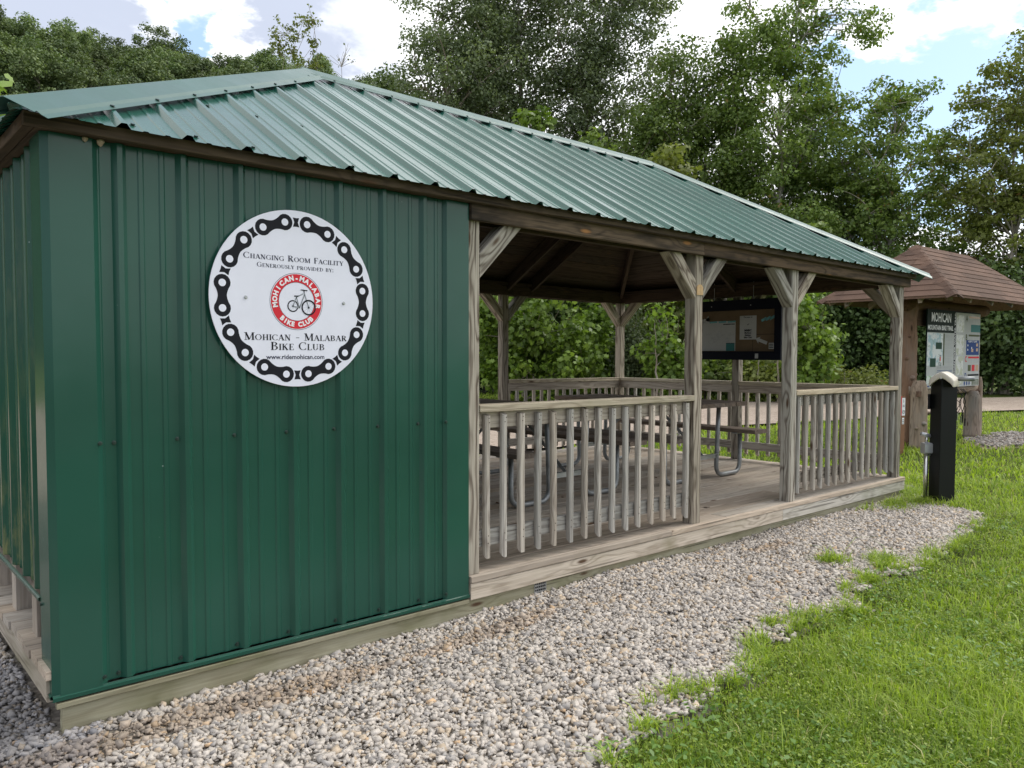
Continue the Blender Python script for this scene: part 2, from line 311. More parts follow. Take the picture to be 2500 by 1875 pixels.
# ------------------------------------------------------------------ mesh builder
rng = np.random.default_rng(7); random.seed(7)
class MB:
    """collects polygons; every vertex carries gc (board-local coordinates) and rnd (a value per board)"""
    def __init__(s, xf=None): s.v = []; s.f = []; s.g = []; s.r = []; s.m = []; s.xf = xf
    def poly(s, pts, faces, g=None, r=None, m=0):
        b = len(s.v); r = random.random() if r is None else r
        for i, p in enumerate(pts):
            s.v.append(tuple(p)); s.g.append(tuple(g[i]) if g is not None else tuple(p)); s.r.append(r)
        for f in faces: s.f.append([b+i for i in f]); s.m.append(m)
        return s
    def prism(s, p0, p1, w, h, up=(0, 0, 1), ch=0.0, cut0=(0, 0), cut1=(0, 0), m=0, r=None, seg=1, bow=0.0):
        """a board from p0 to p1, w wide and h thick; cut = slope of the end along w and h"""
        p0, p1 = Vector(p0), Vector(p1); ax = (p1-p0); L = ax.length; ax.normalize()
        up = Vector(up); side = ax.cross(up); side.normalize(); up2 = side.cross(ax)
        a, b = w/2, h/2
        if ch > 0: sec = [(-a+ch, -b), (a-ch, -b), (a, -b+ch), (a, b-ch), (a-ch, b), (-a+ch, b), (-a, b-ch), (-a, -b+ch)]
        else: sec = [(-a, -b), (a, -b), (a, b), (-a, b)]
        k = len(sec); pts = []; g = []
        for i in range(seg+1):
            t = i/seg; cut = cut0 if i == 0 else (cut1 if i == seg else (0, 0))
            for (x, y) in sec:
                d = t*L + cut[0]*x + cut[1]*y
                q = p0 + ax*d + side*(x + bow*math.sin(math.pi*t)) + up2*y
                pts.append(q); g.append((d, x, y))
        fs = []
        for i in range(seg):
            for j in range(k):
                j2 = (j+1) % k; fs.append([i*k+j, i*k+j2, (i+1)*k+j2, (i+1)*k+j])
        fs.append(list(range(k))[::-1]); fs.append([seg*k+j for j in range(k)])
        return s.poly(pts, fs, g, r, m)
    def box(s, x0, x1, y0, y1, z0, z1, m=0, r=None, ch=0.0):
        dx, dy, dz = x1-x0, y1-y0, z1-z0
        if dx >= dy and dx >= dz: return s.prism((x0, (y0+y1)/2, (z0+z1)/2), (x1, (y0+y1)/2, (z0+z1)/2), dy, dz, (0, 0, 1), ch, m=m, r=r)
        if dy >= dz: return s.prism(((x0+x1)/2, y0, (z0+z1)/2), ((x0+x1)/2, y1, (z0+z1)/2), dx, dz, (0, 0, 1), ch, m=m, r=r)
        return s.prism(((x0+x1)/2, (y0+y1)/2, z0), ((x0+x1)/2, (y0+y1)/2, z1), dx, dy, (0, 1, 0), ch, m=m, r=r)
    def tube(s, pts, rad, k=8, m=0, r=None, caps=True, wob=0.0):
        pts = [Vector(p) for p in pts]; nn = len(pts)
        if not hasattr(rad, '__len__'): rad = [rad]*nn
        P = []; G = []; ref = Vector((0.31, 0.87, 0.38)); L = 0
        for i, p in enumerate(pts):
            d = pts[min(i+1, nn-1)]-pts[max(i-1, 0)]; d.normalize()
            if abs(d.dot(ref)) > 0.96: ref = Vector((0.9, -0.1, 0.3))
            a = d.cross(ref).normalized(); b = d.cross(a); ref = -a.cross(d).normalized() if False else ref
            if i: L += (p-pts[i-1]).length
            for j in range(k):
                t = 2*math.pi*j/k; rr = rad[i]*(1+wob*math.sin(3*t+i*1.3)+wob*random.uniform(-.6, .6))
                P.append(p+a*(rr*math.cos(t))+b*(rr*math.sin(t))); G.append((L, rr*math.cos(t), rr*math.sin(t)))
        F = []
        for i in range(nn-1):
            for j in range(k):
                j2 = (j+1) % k; F.append([i*k+j, i*k+j2, (i+1)*k+j2, (i+1)*k+j])
        if caps: F.append(list(range(k))[::-1]); F.append([(nn-1)*k+j for j in range(k)])
        return s.poly(P, F, G, r, m)
    def build(s, name, mats, parent=None, smooth=False, xf=None, fix=True):
        me = bpy.data.meshes.new(name)
        V = np.array(s.v, float).reshape(-1, 3)
        xf = xf or s.xf
        if xf is not None: V = xf(V)
        me.from_pydata(V.tolist(), [], s.f)
        if not isinstance(mats, (list, tuple)): mats = [mats]
        for mm in mats: me.materials.append(MT[mm])
        me.polygons.foreach_set('material_index', s.m)
        me.polygons.foreach_set('use_smooth', [smooth]*len(s.f))
        a = me.attributes.new('gc', 'FLOAT_VECTOR', 'POINT'); a.data.foreach_set('vector', np.array(s.g, np.float32).ravel())
        a = me.attributes.new('rnd', 'FLOAT', 'POINT'); a.data.foreach_set('value', np.array(s.r, np.float32))
        if fix:
            import bmesh
            bm = bmesh.new(); bm.from_mesh(me); bmesh.ops.recalc_face_normals(bm, faces=bm.faces); bm.to_mesh(me); bm.free()
        me.update()
        o = bpy.data.objects.new(name, me); C.objects.link(o)
        if parent: o.parent = parent
        return o
def big_mesh(name, V, F, matn, rnd=None, col=None, parent=None, smooth=False):
    """V (n,3), F (m,k) all of one size"""
    me = bpy.data.meshes.new(name); k = F.shape[1]
    me.vertices.add(len(V)); me.vertices.foreach_set('co', V.astype(np.float32).ravel())
    me.loops.add(F.size); me.loops.foreach_set('vertex_index', F.astype(np.int32).ravel())
    me.polygons.add(len(F)); me.polygons.foreach_set('loop_start', np.arange(0, F.size, k, dtype=np.int32))
    try: me.polygons.foreach_set('loop_total', np.full(len(F), k, np.int32))
    except Exception: pass
    me.materials.append(MT[matn])
    if smooth: me.polygons.foreach_set('use_smooth', np.ones(len(F), bool))
    if rnd is not None:
        a = me.attributes.new('rnd', 'FLOAT', 'POINT'); a.data.foreach_set('value', rnd.astype(np.float32))
    if col is not None:
        a = me.attributes.new('col', 'FLOAT_COLOR', 'POINT'); a.data.foreach_set('color', np.c_[col, np.ones(len(col))].astype(np.float32).ravel())
    me.update(calc_edges=True); me.validate()
    o = bpy.data.objects.new(name, me); C.objects.link(o)
    if parent: o.parent = parent
    return o
def tag(o, label=None, cat=None, group=None, kind=None):
    if label: o['label'] = label
    if cat: o['category'] = cat
    if group: o['group'] = group
    if kind: o['kind'] = kind
    return o
def empty(name, loc=(0, 0, 0), rz=0, parent=None):
    o = bpy.data.objects.new(name, None); C.objects.link(o); o.location = loc; o.rotation_euler = (0, 0, rz); o.empty_display_size = 0.1
    if parent: o.parent = parent
    return o
def copy_tree(o, parent=None):
    c = o.copy(); C.objects.link(c); c.parent = parent
    for ch in list(o.children): copy_tree(ch, c)
    return c
def value_noise(x, y, s, seed=0):
    x = np.asarray(x)*s; y = np.asarray(y)*s
    xi = np.floor(x).astype(int); yi = np.floor(y).astype(int); fx = x-xi; fy = y-yi
    def h(a, b):
        v = np.sin(a*127.1+b*311.7+seed*74.7)*43758.5453; return v-np.floor(v)
    fx = fx*fx*(3-2*fx); fy = fy*fy*(3-2*fy)
    return (h(xi, yi)*(1-fx)+h(xi+1, yi)*fx)*(1-fy)+(h(xi, yi+1)*(1-fx)+h(xi+1, yi+1)*fx)*fy

# ------------------------------------------------------------------ key measures of the shelter (heights relative to the eye, then lifted)
X0, XW, X1, X2, X3, X4 = 0.6228, 2.4985, 2.5896, 4.5651, 5.8549, 7.8592
W = 3.5743; PW = 0.089
ZD, ZR, ZB, ZF, ZE = -1.1427, -0.2556, 0.6948, 0.7745, 0.8065
def S(V):      # the old shelter sits slightly out of level
    V = V.copy(); V[:, 2] += EYE - 0.0063*V[:, 0] - 0.0018*V[:, 1]; return V
PAV = empty('picnic_shelter', (0, 0, 0))
tag(PAV, 'timber picnic shelter with green metal hip roof and a closed green metal changing room', 'shelter')
def pb(): return MB(S)

# posts
post_xy = [(X1-PW, 0), (X2-PW, 0), (X3-PW, 0), (X4-PW, 0), (X0+0.02, 0.02), (X0+0.02, W-PW-0.02), (X1-PW, W-PW), (X2-PW, W-PW), (X3-PW, W-PW), (X4-PW, W-PW), (X4-PW, W/2-PW/2)]
for (x, y) in post_xy:
    b = pb(); b.prism((x+PW/2, y+PW/2, ZD), (x+PW/2, y+PW/2, 0.79), PW, PW, (0, 1, 0), 0.006, seg=1); b.build('post', 'wood_post', PAV)
# knee braces
def brace(x, y, dx, dy, leg=0.29, t=PW):
    b = pb(); d = Vector((dx, dy, 0)); h = 0.0629
    lo = Vector((x, y, ZB-leg)); hi = lo + Vector((dx*(leg), dy*(leg), leg))
    nrm = Vector((-dx, -dy, 1)).normalized()
    p0 = lo + nrm*0.0445; p1 = hi + nrm*0.0445
    # 45 degree cuts: vertical at the post, horizontal at the beam
    sd = Vector((dx, dy, 1)).normalized().cross(nrm)
    ax_ = Vector((dx, dy, 1)).normalized()
    b.prism(p0+ax_*0.0445, p1-ax_*0.0445, t, 0.089, nrm, 0.004, cut0=(0, 1), cut1=(0, -1))
    b.build('knee_brace', 'wood_post', PAV)
for xr in (X2, X3):
    brace(xr, PW/2, 1, 0); brace(xr-PW, PW/2, -1, 0)
brace(X1, PW/2, 1, 0); brace(X4-PW, PW/2, -1, 0)
for xr in (X2, X3): brace(xr, W-PW/2, 1, 0); brace(xr-PW, W-PW/2, -1, 0)
brace(X1, W-PW/2, 1, 0); brace(X4-PW, W-PW/2, -1, 0)
brace(X4-PW/2, PW, 0, 1); brace(X4-PW/2, W-PW, 0, -1); brace(X4-PW/2, W/2+PW/2, 0, 1); brace(X4-PW/2, W/2-PW/2, 0, -1)
# beams
def beam(x0, x1, y0, y1, z0=ZB, z1=0.80, nm='beam', mt='wood_beam'):
    b = pb(); b.box(x0, x1, y0, y1, z0, z1, ch=0.003); return b.build(nm, mt, PAV)
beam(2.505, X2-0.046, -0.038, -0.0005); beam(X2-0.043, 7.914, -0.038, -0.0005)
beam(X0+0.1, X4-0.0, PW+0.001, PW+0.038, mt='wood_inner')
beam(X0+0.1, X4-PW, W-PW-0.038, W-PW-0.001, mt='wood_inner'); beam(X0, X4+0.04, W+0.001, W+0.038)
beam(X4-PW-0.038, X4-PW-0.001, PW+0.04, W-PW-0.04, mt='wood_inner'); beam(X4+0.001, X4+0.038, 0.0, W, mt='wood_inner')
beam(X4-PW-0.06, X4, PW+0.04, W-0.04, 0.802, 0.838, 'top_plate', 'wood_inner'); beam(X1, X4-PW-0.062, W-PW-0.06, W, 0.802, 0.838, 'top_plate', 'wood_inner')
# fascia boards under the roof edge
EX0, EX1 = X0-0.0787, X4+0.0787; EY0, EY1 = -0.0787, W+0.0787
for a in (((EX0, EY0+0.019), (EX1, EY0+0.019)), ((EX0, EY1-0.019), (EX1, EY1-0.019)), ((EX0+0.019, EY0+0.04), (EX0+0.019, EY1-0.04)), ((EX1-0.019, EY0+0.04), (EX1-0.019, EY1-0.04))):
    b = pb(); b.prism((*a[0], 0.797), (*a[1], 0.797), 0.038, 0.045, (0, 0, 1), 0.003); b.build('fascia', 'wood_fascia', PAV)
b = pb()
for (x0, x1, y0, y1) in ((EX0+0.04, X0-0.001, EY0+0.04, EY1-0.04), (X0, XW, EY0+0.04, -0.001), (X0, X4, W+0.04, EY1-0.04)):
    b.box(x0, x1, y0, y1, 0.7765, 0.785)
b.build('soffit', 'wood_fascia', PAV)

# ---- roof
SX0, SX1, SY0, SY1 = 0.503, 7.98, -0.119, W+0.119
YR = W/2; ZTOP = 1.8985; AX1, AX2 = 2.5213, 6.1747
GF = (ZTOP-ZE)/(YR-SY0)
def rib_profile(t0, t1, r0, step=0.2286, major=0.019, sp=None):
    """(position, height) pairs of an agricultural panel between t0 and t1"""
    out = []
    k0 = int(math.floor((t0-r0)/step))-1; k1 = int(math.ceil((t1-r0)/step))+1
    for k in range(k0, k1+1):
        c = r0+k*step
        out += [(c-0.026, 0), (c-0.009, major), (c+0.009, major), (c+0.026, 0)]
        for q in (step/3, 2*step/3):
            out += [(c+q-0.012, 0), (c+q-0.007, 0.0035), (c+q+0.007, 0.0035), (c+q+0.012, 0)]
    out = sorted(p for p in out if t0 < p[0] < t1)
    return [(t0, 0)]+out+[(t1, 0)]
def slope_face(c0, c1, a0, a1, nm='roof_panel', r0=0.6, extra=()):
    """c0,c1 eave corners; a0,a1 the upper edge ends; ribs run up the slope"""
    c0, c1, a0, a1 = map(Vector, (c0, c1, a0, a1))
    ax = (c1-c0); L = ax.length; ax.normalize()
    ta0 = (a0-c0).dot(ax); ta1 = (a1-c0).dot(ax)
    full = a0-(c0+ax*ta0); run = full.length; up = full.normalized(); nrm = ax.cross(up).normalized()
    if nrm.z < 0: nrm = -nrm
    b = pb(); pts = []; G = []; prof = rib_profile(0, L, r0)
    prof = sorted(set(prof+[(ta0+1e-4, 0), (ta1-1e-4, 0)])); clean = []
    base = dict()
    # heights at inserted apex columns follow the profile
    pr = rib_profile(0, L, r0); xs = [p[0] for p in pr]; hs = [p[1] for p in pr]
    tt = sorted(set(xs+[ta0, ta1]))
    for t in tt:
        h = float(np.interp(t, xs, hs))
        s = run*t/ta0 if t < ta0 else (run*(L-t)/(L-ta1) if t > ta1 else run)
        lo = c0+ax*t+nrm*h; hi = c0+ax*t+up*s+nrm*h
        pts += [lo, hi]; G += [(t, 0, h), (t, s, h)]
    n2 = len(tt)
    b.poly(pts, [[2*i, 2*i+2, 2*i+3, 2*i+1] for i in range(n2-1)], G, 0.5)
    o = b.build(nm, 'roof_metal', PAV, fix=False)
    return o
slope_face((SX0, SY0, ZE), (SX1, SY0, ZE), (AX1, YR, ZTOP), (AX2, YR, ZTOP), r0=0.115)
slope_face((SX1, SY1, ZE), (SX0, SY1, ZE), (AX2, YR, ZTOP), (AX1, YR, ZTOP))
slope_face((SX0, SY1, ZE), (SX0, SY0, ZE), (AX1, YR-0.0005, ZTOP), (AX1, YR+0.0005, ZTOP))
slope_face((SX1, SY0, ZE), (SX1, SY1, ZE), (AX2, YR-0.0005, ZTOP), (AX2, YR+0.0005, ZTOP))
# boards under the metal (seen as the ceiling)
def ceil_face(c0, c1, a0, a1, d=0.012):
    c0, c1, a0, a1 = map(Vector, (c0, c1, a0, a1)); ax = (c1-c0); L = ax.length; ax.normalize()
    ta0 = (a0-c0).dot(ax); ta1 = (a1-c0).dot(ax); full = a0-(c0+ax*ta0); run = full.length; up = full.normalized(); nrm = ax.cross(up).normalized()
    if nrm.z < 0: nrm = -nrm
    b = pb(); s = 0.035
    while s < run-0.02:
        s2 = min(s+0.138, run-0.01); e0 = ta0*s/run; e1 = L-(L-ta1)*s/run; f0 = ta0*s2/run; f1 = L-(L-ta1)*s2/run
        cuts = [e0, e0+(e1-e0)*random.uniform(.3, .7), e1] if e1-e0 > 2.5 else [e0, e1]
        for q in range(len(cuts)-1):
            u0, u1 = cuts[q], cuts[q+1]; v0 = f0 if q == 0 else u0; v1 = f1 if q == len(cuts)-2 else u1
            P = []; G = []
            for hh in (-d, -d-0.018):
                for (t, ss) in ((u0+.002, s), (u1-.002, s), (v1-.002, s2), (v0+.002, s2)):
                    P.append(c0+ax*t+up*ss+nrm*hh); G.append((t, ss-s, hh))
            b.poly(P, [[0, 1, 2, 3], [7, 6, 5, 4], [0, 4, 5, 1], [1, 5, 6, 2], [2, 6, 7, 3], [3, 7, 4, 0]], G)
        s = s2+0.006
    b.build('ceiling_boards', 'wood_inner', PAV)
I = 0.03
cz = ZE+GF*0.005
ceil_face((SX0+I, SY0+I, ZE+.012), (SX1-I, SY0+I, ZE+.012), (AX1, YR, ZTOP-.005), (AX2, YR, ZTOP-.005))
ceil_face((SX1-I, SY1-I, ZE+.012), (SX0+I, SY1-I, ZE+.012), (AX2, YR, ZTOP-.005), (AX1, YR, ZTOP-.005))
ceil_face((SX0+I, SY1-I, ZE+.012), (SX0+I, SY0+I, ZE+.012), (AX1, YR-.001, ZTOP-.005), (AX1, YR+.001, ZTOP-.005))
ceil_face((SX1-I, SY0+I, ZE+.012), (SX1-I, SY1-I, ZE+.012), (AX2, YR-.001, ZTOP-.005), (AX2, YR+.001, ZTOP-.005))
def rafter(p0, p1, nm='rafter', w=0.038, h=0.13):
    b = pb(); b.prism(p0, p1, w, h, (0, 0, 1), 0.002); b.build(nm, 'wood_inner', PAV)
zr0, zr1 = ZF+0.01, ZTOP-0.13
for (cx, cy, ax_) in ((X0+.1, .1, AX1), (X0+.1, W-.1, AX1), (X4-.1, .1, AX2), (X4-.1, W-.1, AX2)):
    rafter((cx, cy, zr0+0.02), (ax_, YR, zr1), 'hip_rafter')
for x in (X1, X2-.04, (X2+X3)/2, X3-.04, AX2):
    x_ = min(max(x, AX1), AX2)
    rafter((x_, .06, zr0), (x_, YR-.03, zr1)); rafter((x_, W-.06, zr0), (x_, YR+.03, zr1))
rafter((X4-.08, YR, zr0), (AX2+.03, YR, zr1))
rafter((AX1, YR, zr1-.01), (AX2, YR, zr1-.01), 'ridge_beam', 0.038, 0.16)

def cap_strip(p0, p1, side_a, side_b, prof, nm, ext0=0.0):
    """a bent metal strip along p0-p1; each side follows its roof plane direction"""
    p0, p1 = Vector(p0), Vector(p1); d = (p1-p0).normalized(); p0 = p0-d*ext0
    b = pb()
    for (sv, nv) in (side_a, side_b):
        sv = Vector(sv).normalized(); nv = Vector(nv).normalized(); P = []
        if nv.z < 0: nv = -nv
        for (s_, h_) in prof:
            P += [p0+sv*s_+nv*h_, p1+sv*s_+nv*h_]
        b.poly(P, [[2*i, 2*i+1, 2*i+3, 2*i+2] for i in range(len(prof)-1)], None, 0.5)
    o = b.build(nm, 'cap_metal', PAV, fix=False)
    sol = o.modifiers.new('t', 'SOLIDIFY'); sol.thickness = 0.0015
    return o
def plane_vecs(hipdir, nrm, inward):
    s = hipdir.cross(nrm).normalized()
    if s.dot(inward) < 0: s = -s
    return s
nF = Vector((0, -(ZTOP-ZE), YR-SY0)).normalized(); nB = Vector((0, ZTOP-ZE, YR-SY0)).normalized()
nL = Vector((-(ZTOP-ZE), 0, AX1-SX0)).normalized(); nR = Vector((ZTOP-ZE, 0, SX1-AX2)).normalized()
prof = [(0, 0.040), (0.105, 0.027), (0.112, 0.033), (0.128, 0.026), (0.150, 0.022)]
A1, A2 = Vector((AX1, YR, ZTOP)), Vector((AX2, YR, ZTOP))
cap_strip(A1-Vector((.04, 0, 0)), A2+Vector((.04, 0, 0)), ((0, -1, -GF), nF), ((0, 1, -GF), nB), prof, 'ridge_cap')
for (cx, cy, A, n1, n2, i1, i2) in ((SX0, SY0, A1, nF, nL, (1, 0, 0), (0, 1, 0)), (SX0, SY1, A1, nB, nL, (1, 0, 0), (0, -1, 0)),
                                    (SX1, SY0, A2, nF, nR, (-1, 0, 0), (0, 1, 0)), (SX1, SY1, A2, nB, nR, (-1, 0, 0), (0, -1, 0))):
    Cn = Vector((cx, cy, ZE)); hd = (A-Cn).normalized()
    o = cap_strip(Cn, A, (plane_vecs(hd, n1, Vector(i1)), n1), (plane_vecs(hd, n2, Vector(i2)), n2), prof, 'hip_cap', 0.045)
# screws of the roof: on the ribs near eave and caps
def hexscrew(b, p, nrm, r=0.0065, h=0.006):
    p = Vector(p); nrm = Vector(nrm).normalized(); a = nrm.orthogonal().normalized(); c = nrm.cross(a)
    def ring(rr, hh, k=6): return [p+a*(rr*math.cos(2*math.pi*i/k))+c*(rr*math.sin(2*math.pi*i/k))+nrm*hh for i in range(k)]
    P = ring(r*1.5, 0)+ring(r*1.5, 0.0015)+ring(r, 0.002)+ring(r, h)
    F = [[q*6+i, q*6+(i+1) % 6, (q+1)*6+(i+1) % 6, (q+1)*6+i] for q in range(3) for i in range(6)]+[[18+i for i in range(6)]]
    b.poly(P, F, None, 0.5)
upF = Vector((0, YR-SY0, ZTOP-ZE)).normalized(); runF = math.hypot(YR-SY0, ZTOP-ZE)
def rscrew(p):
    b = pb(); hexscrew(b, p, nF, 0.0075, 0.008); b.build('roof_screw', 'screw_paint', PAV)
for k in range(-2, 36):
    x = SX0+0.115+k*0.2286
    if x < SX0+.1 or x > SX1-.1: continue
    top = runF*min(1, (x-SX0)/(AX1-SX0), (SX1-x)/(SX1-AX2))
    for s in (0.06, 0.62):
        if s < top-.12: rscrew(Vector((x+.045, SY0, ZE))+upF*s)
    s = top-0.13
    if x < AX1-.1: s = top-0.20
    if s > .1: rscrew(Vector((x, SY0, ZE))+upF*s+nF*0.024)

# ---- green metal walls
def rib_wall(u0, u1, r0, zb, zt, place, nm, mt, holes=None):
    pr = rib_profile(u0, u1, r0); b = pb(); P = []; G = []
    for (t, h) in pr:
        for z in (zb, zt): P.append(place(t, h, z)); G.append((t, h, z))
    b.poly(P, [[2*i, 2*i+2, 2*i+3, 2*i+1] for i in range(len(pr)-1)], G, 0.5)
    return b.build(nm, mt, PAV, fix=False)
ZWB = -1.238
rib_wall(0.70, 2.44, 0.8583, ZWB+0.012, 0.775, lambda t, h, z: (t, -0.002-h, z), 'wall_panel', 'wall_metal')
rib_wall(0.12, W-.1, 0.278, -0.905, 0.775, lambda t, h, z: (X0-h+0.002, t, z), 'wall_panel', 'wall_metal_dirty')
rib_wall(0.02, W-.02, 0.2, -1.11, 0.775, lambda t, h, z: (XW+h-0.01, t, z), 'wall_panel', 'wall_metal')
rib_wall(X0, XW, 0.8, -1.2, 0.775, lambda t, h, z: (t, W+0.002+h, z), 'wall_panel', 'wall_metal')
def strip(pts2d, z0, z1, nm, mt='wall_metal'):
    b = pb(); P = []
    for (x, y) in pts2d: P += [(x, y, z0), (x, y, z1)]
    b.poly(P, [[2*i, 2*i+2, 2*i+3, 2*i+1] for i in range(len(pts2d)-1)], None, 0.5)
    o = b.build(nm, mt, PAV, fix=False); sol = o.modifiers.new('t', 'SOLIDIFY'); sol.thickness = 0.0012; return o
strip([(0.785, -0.004), (0.765, -0.022), (X0+0.004, -0.022), (X0-0.020, -0.004), (X0-0.020, 0.155), (X0-0.002, 0.175)], ZWB, 0.775, 'corner_trim')
strip([(2.345, -0.004), (2.36, -0.022), (XW, -0.022), (XW+0.003, 0.02), (XW+.003, 0.085)], ZWB, 0.775, 'corner_trim')
# base trims
def base_trim(p0, p1, out, z, nm='base_trim', mt='wall_metal'):
    p0, p1, out = Vector(p0), Vector(p1), Vector(out); b = pb()
    pr = [(0.020, z+0.010), (0.0215, z+0.003), (0.0265, z+0.0005), (0.0255, z-0.012), (0.004, z-0.016)]
    P = []
    for (o_, zz) in pr: P += [p0+out*o_+Vector((0, 0, zz)), p1+out*o_+Vector((0, 0, zz))]
    b.poly(P, [[2*i, 2*i+1, 2*i+3, 2*i+2] for i in range(len(pr)-1)], None, 0.5)
    o = b.build(nm, mt, PAV, fix=False); sol = o.modifiers.new('t', 'SOLIDIFY'); sol.thickness = 0.0012; return o
base_trim((X0-0.022, 0, 0), (XW+0.004, 0, 0), (0, -1, 0), ZWB)
base_trim((X0, 0.0, 0), (X0, 0.16, 0), (-1, 0, 0), ZWB)
base_trim((X0, 0.165, 0), (X0, W, 0), (-1, 0, 0), -0.915)
def wscrew(p, nrm):
    b = pb(); hexscrew(b, p, nrm, 0.0058, 0.008); b.build('wall_screw', 'screw_paint', PAV)
for k in range(7):
    for z in (-0.332, ZWB+0.032): wscrew((0.8583+k*0.2286-0.034, -0.003, z), (0, -1, 0))
for x in (0.772, 2.352):
    for z in (-0.33, ZWB+.036): wscrew((x, -0.0225, z), (0, -1, 0))
for y, z in ((0.13, -0.93), (0.13, ZWB+.07)): wscrew((X0-.020, y, z), (-1, 0, 0))
# studs seen in the gap below the side wall
for y in (0.42, 0.86, 1.35, 2.0, 2.7):
    b = pb(); b.box(X0+0.012, X0+0.10, y, y+PW, ZD, -0.86, ch=0.002); b.build('stud', 'wood_deck', PAV)
b = pb(); b.box(X0+0.11, X0+0.125, 0.1, W-.1, -1.0, 0.75); b.build('inner_lining', 'wood_inner', PAV)

# ---- deck
b = pb(); y = -0.035; k = 0
while y < W+0.02:
    wd = 0.137 if k else 0.033
    if k == 1: y = 0.0005
    x_end0 = 0.585+random.uniform(-.006, .006) if k else 2.506; x_end1 = 7.905+random.uniform(-.004, .004)
    js = sorted(random.sample([2.45, 3.66, 4.88, 6.1], 2)) if k else [4.2]
    xs = [x_end0]+js+[x_end1]
    for q in range(len(xs)-1):
        b.prism((xs[q]+.0015, y+wd/2, ZD-.0175), (xs[q+1]-.0015, y+wd/2, ZD-.0175+random.uniform(-.0015, .0015)), wd, 0.035, (0, 0, 1), 0.003)
    y += wd+0.006*(k > 0); k += 1
b.build('deck_boards', 'wood_deck', PAV)
DE = y-0.006
def skirt(p0, p1, t, h, nm, mt, z):
    b = pb(); b.prism((*p0, z), (*p1, z), t, h, (0, 0, 1), 0.003); b.build(nm, mt, PAV)
skirt((2.508, -0.016), (5.62, -0.016), 0.028, 0.086, 'rim_board', 'wood_skirt', ZD-.036-.045)
skirt((5.623, -0.016), (7.90, -0.016), 0.028, 0.086, 'rim_board', 'wood_skirt', ZD-.036-.045)
skirt((X0+.01, 0.012), (7.84, 0.012), 0.036, 0.15, 'skid_board', 'wood_skirt_low', ZD-.036-.086-.078)
skirt((X0-.01, -0.012), (XW, -0.012), 0.030, 0.022, 'edge_batten', 'wood_skirt_low', ZWB-.032)
skirt((0.605, 0.03), (0.605, W), 0.028, 0.086, 'rim_board', 'wood_skirt', ZD-.036-.045)
skirt((7.885, 0.03), (7.885, W), 0.028, 0.086, 'rim_board', 'wood_skirt', ZD-.036-.045)
skirt((0.6, W+.02), (7.90, W+.02), 0.028, 0.086, 'rim_board', 'wood_skirt', ZD-.036-.045)
for yy in (0.9, 1.8, 2.7, 3.5): skirt((0.64, yy), (7.84, yy), 0.1, 0.14, 'skid_board', 'wood_skirt_low', ZD-.036-.086-.07)
b = pb(); b.box(2.978, 3.070, -0.0105, -0.0065, -1.345, -1.262); o = b.build('joint_plate', 'galv', PAV)
b = pb()
for i in range(6):
    for j in range(4): b.box(2.984+i*0.014, 2.990+i*0.014, -0.0135, -0.0106, -1.335+j*0.018, -1.326+j*0.018)
b.build('plate_teeth', 'black_matte', o)

# ---- railings
def railing(p0, p1, out, n, inner=False, cap_back=0.0):
    """p0,p1 along the post face line; out = outward unit vector; balusters on the outer side"""
    p0, p1, out = Vector((*p0, 0)), Vector((*p1, 0)), Vector((*out, 0)); d = (p1-p0).normalized(); L = (p1-p0).length
    root = empty('railing', (0, 0, 0), 0, PAV)
    def bd(off, z, t, h, nm, mt):
        b = pb(); b.prism(p0+out*off+Vector((0, 0, z)), p1+out*off+Vector((0, 0, z+random.uniform(-.002, .002))), t, h, (0, 0, 1), 0.003); b.build(nm, mt, root)
    bd(-0.045, ZR-.019, 0.10, 0.038, 'cap_rail', 'wood_cap')
    bd(-0.060, ZR-.038-.046, 0.036, 0.088, 'top_rail', 'wood_rail')
    bd(-0.060, -0.975, 0.036, 0.086, 'bottom_rail', 'wood_rail')
    for i in range(n):
        t = (i+0.5)*L/n + random.uniform(-.007, .007)
        q = p0+d*t-out*0.0215
        b = pb(); tilt = random.uniform(-.007, .007)
        zb_ = -1.088+random.uniform(-.008, .008)
        wd = 0.037+random.uniform(-.0015, .0015)
        # front edge of the foot is cut longer than the back
        side = Vector((0, 0, 1)).cross(out)
        b.prism(q+Vector((0, 0, zb_+.018)), q+d*tilt+Vector((0, 0, ZR-.046+random.uniform(-.012, 0))), wd, 0.037, out, 0.006+random.uniform(0, .003), cut0=(0, -0.8), cut1=(0, -0.35*random.random()), seg=5, bow=random.uniform(-.005, .005))
        for zz in (ZR-.072, ZR-.095, -.955, -.995):
            c = q+out*.0187+d*random.uniform(-.006, .006)+Vector((0, 0, zz)); b.poly([c+d*(.0035*math.cos(math.pi*j/3))+Vector((0, 0, .0035*math.sin(math.pi*j/3))) for j in range(6)], [list(range(6))], None, .5, 1)
        b.build('baluster', ['wood_rail', 'rust'], root)
    return root
railing((X1, 0), (X2-PW, 0), (0, -1), 15)
railing((X3, 0), (X4-PW, 0), (0, -1), 15)
railing((X4, PW), (X4, W/2-PW/2), (1, 0), 12)
railing((X4, W/2+PW/2), (X4, W-PW), (1, 0), 12)
railing((X3, W), (X4-PW, W), (0, 1), 15)
railing((X1, W), (X2-PW, W), (0, 1), 15)

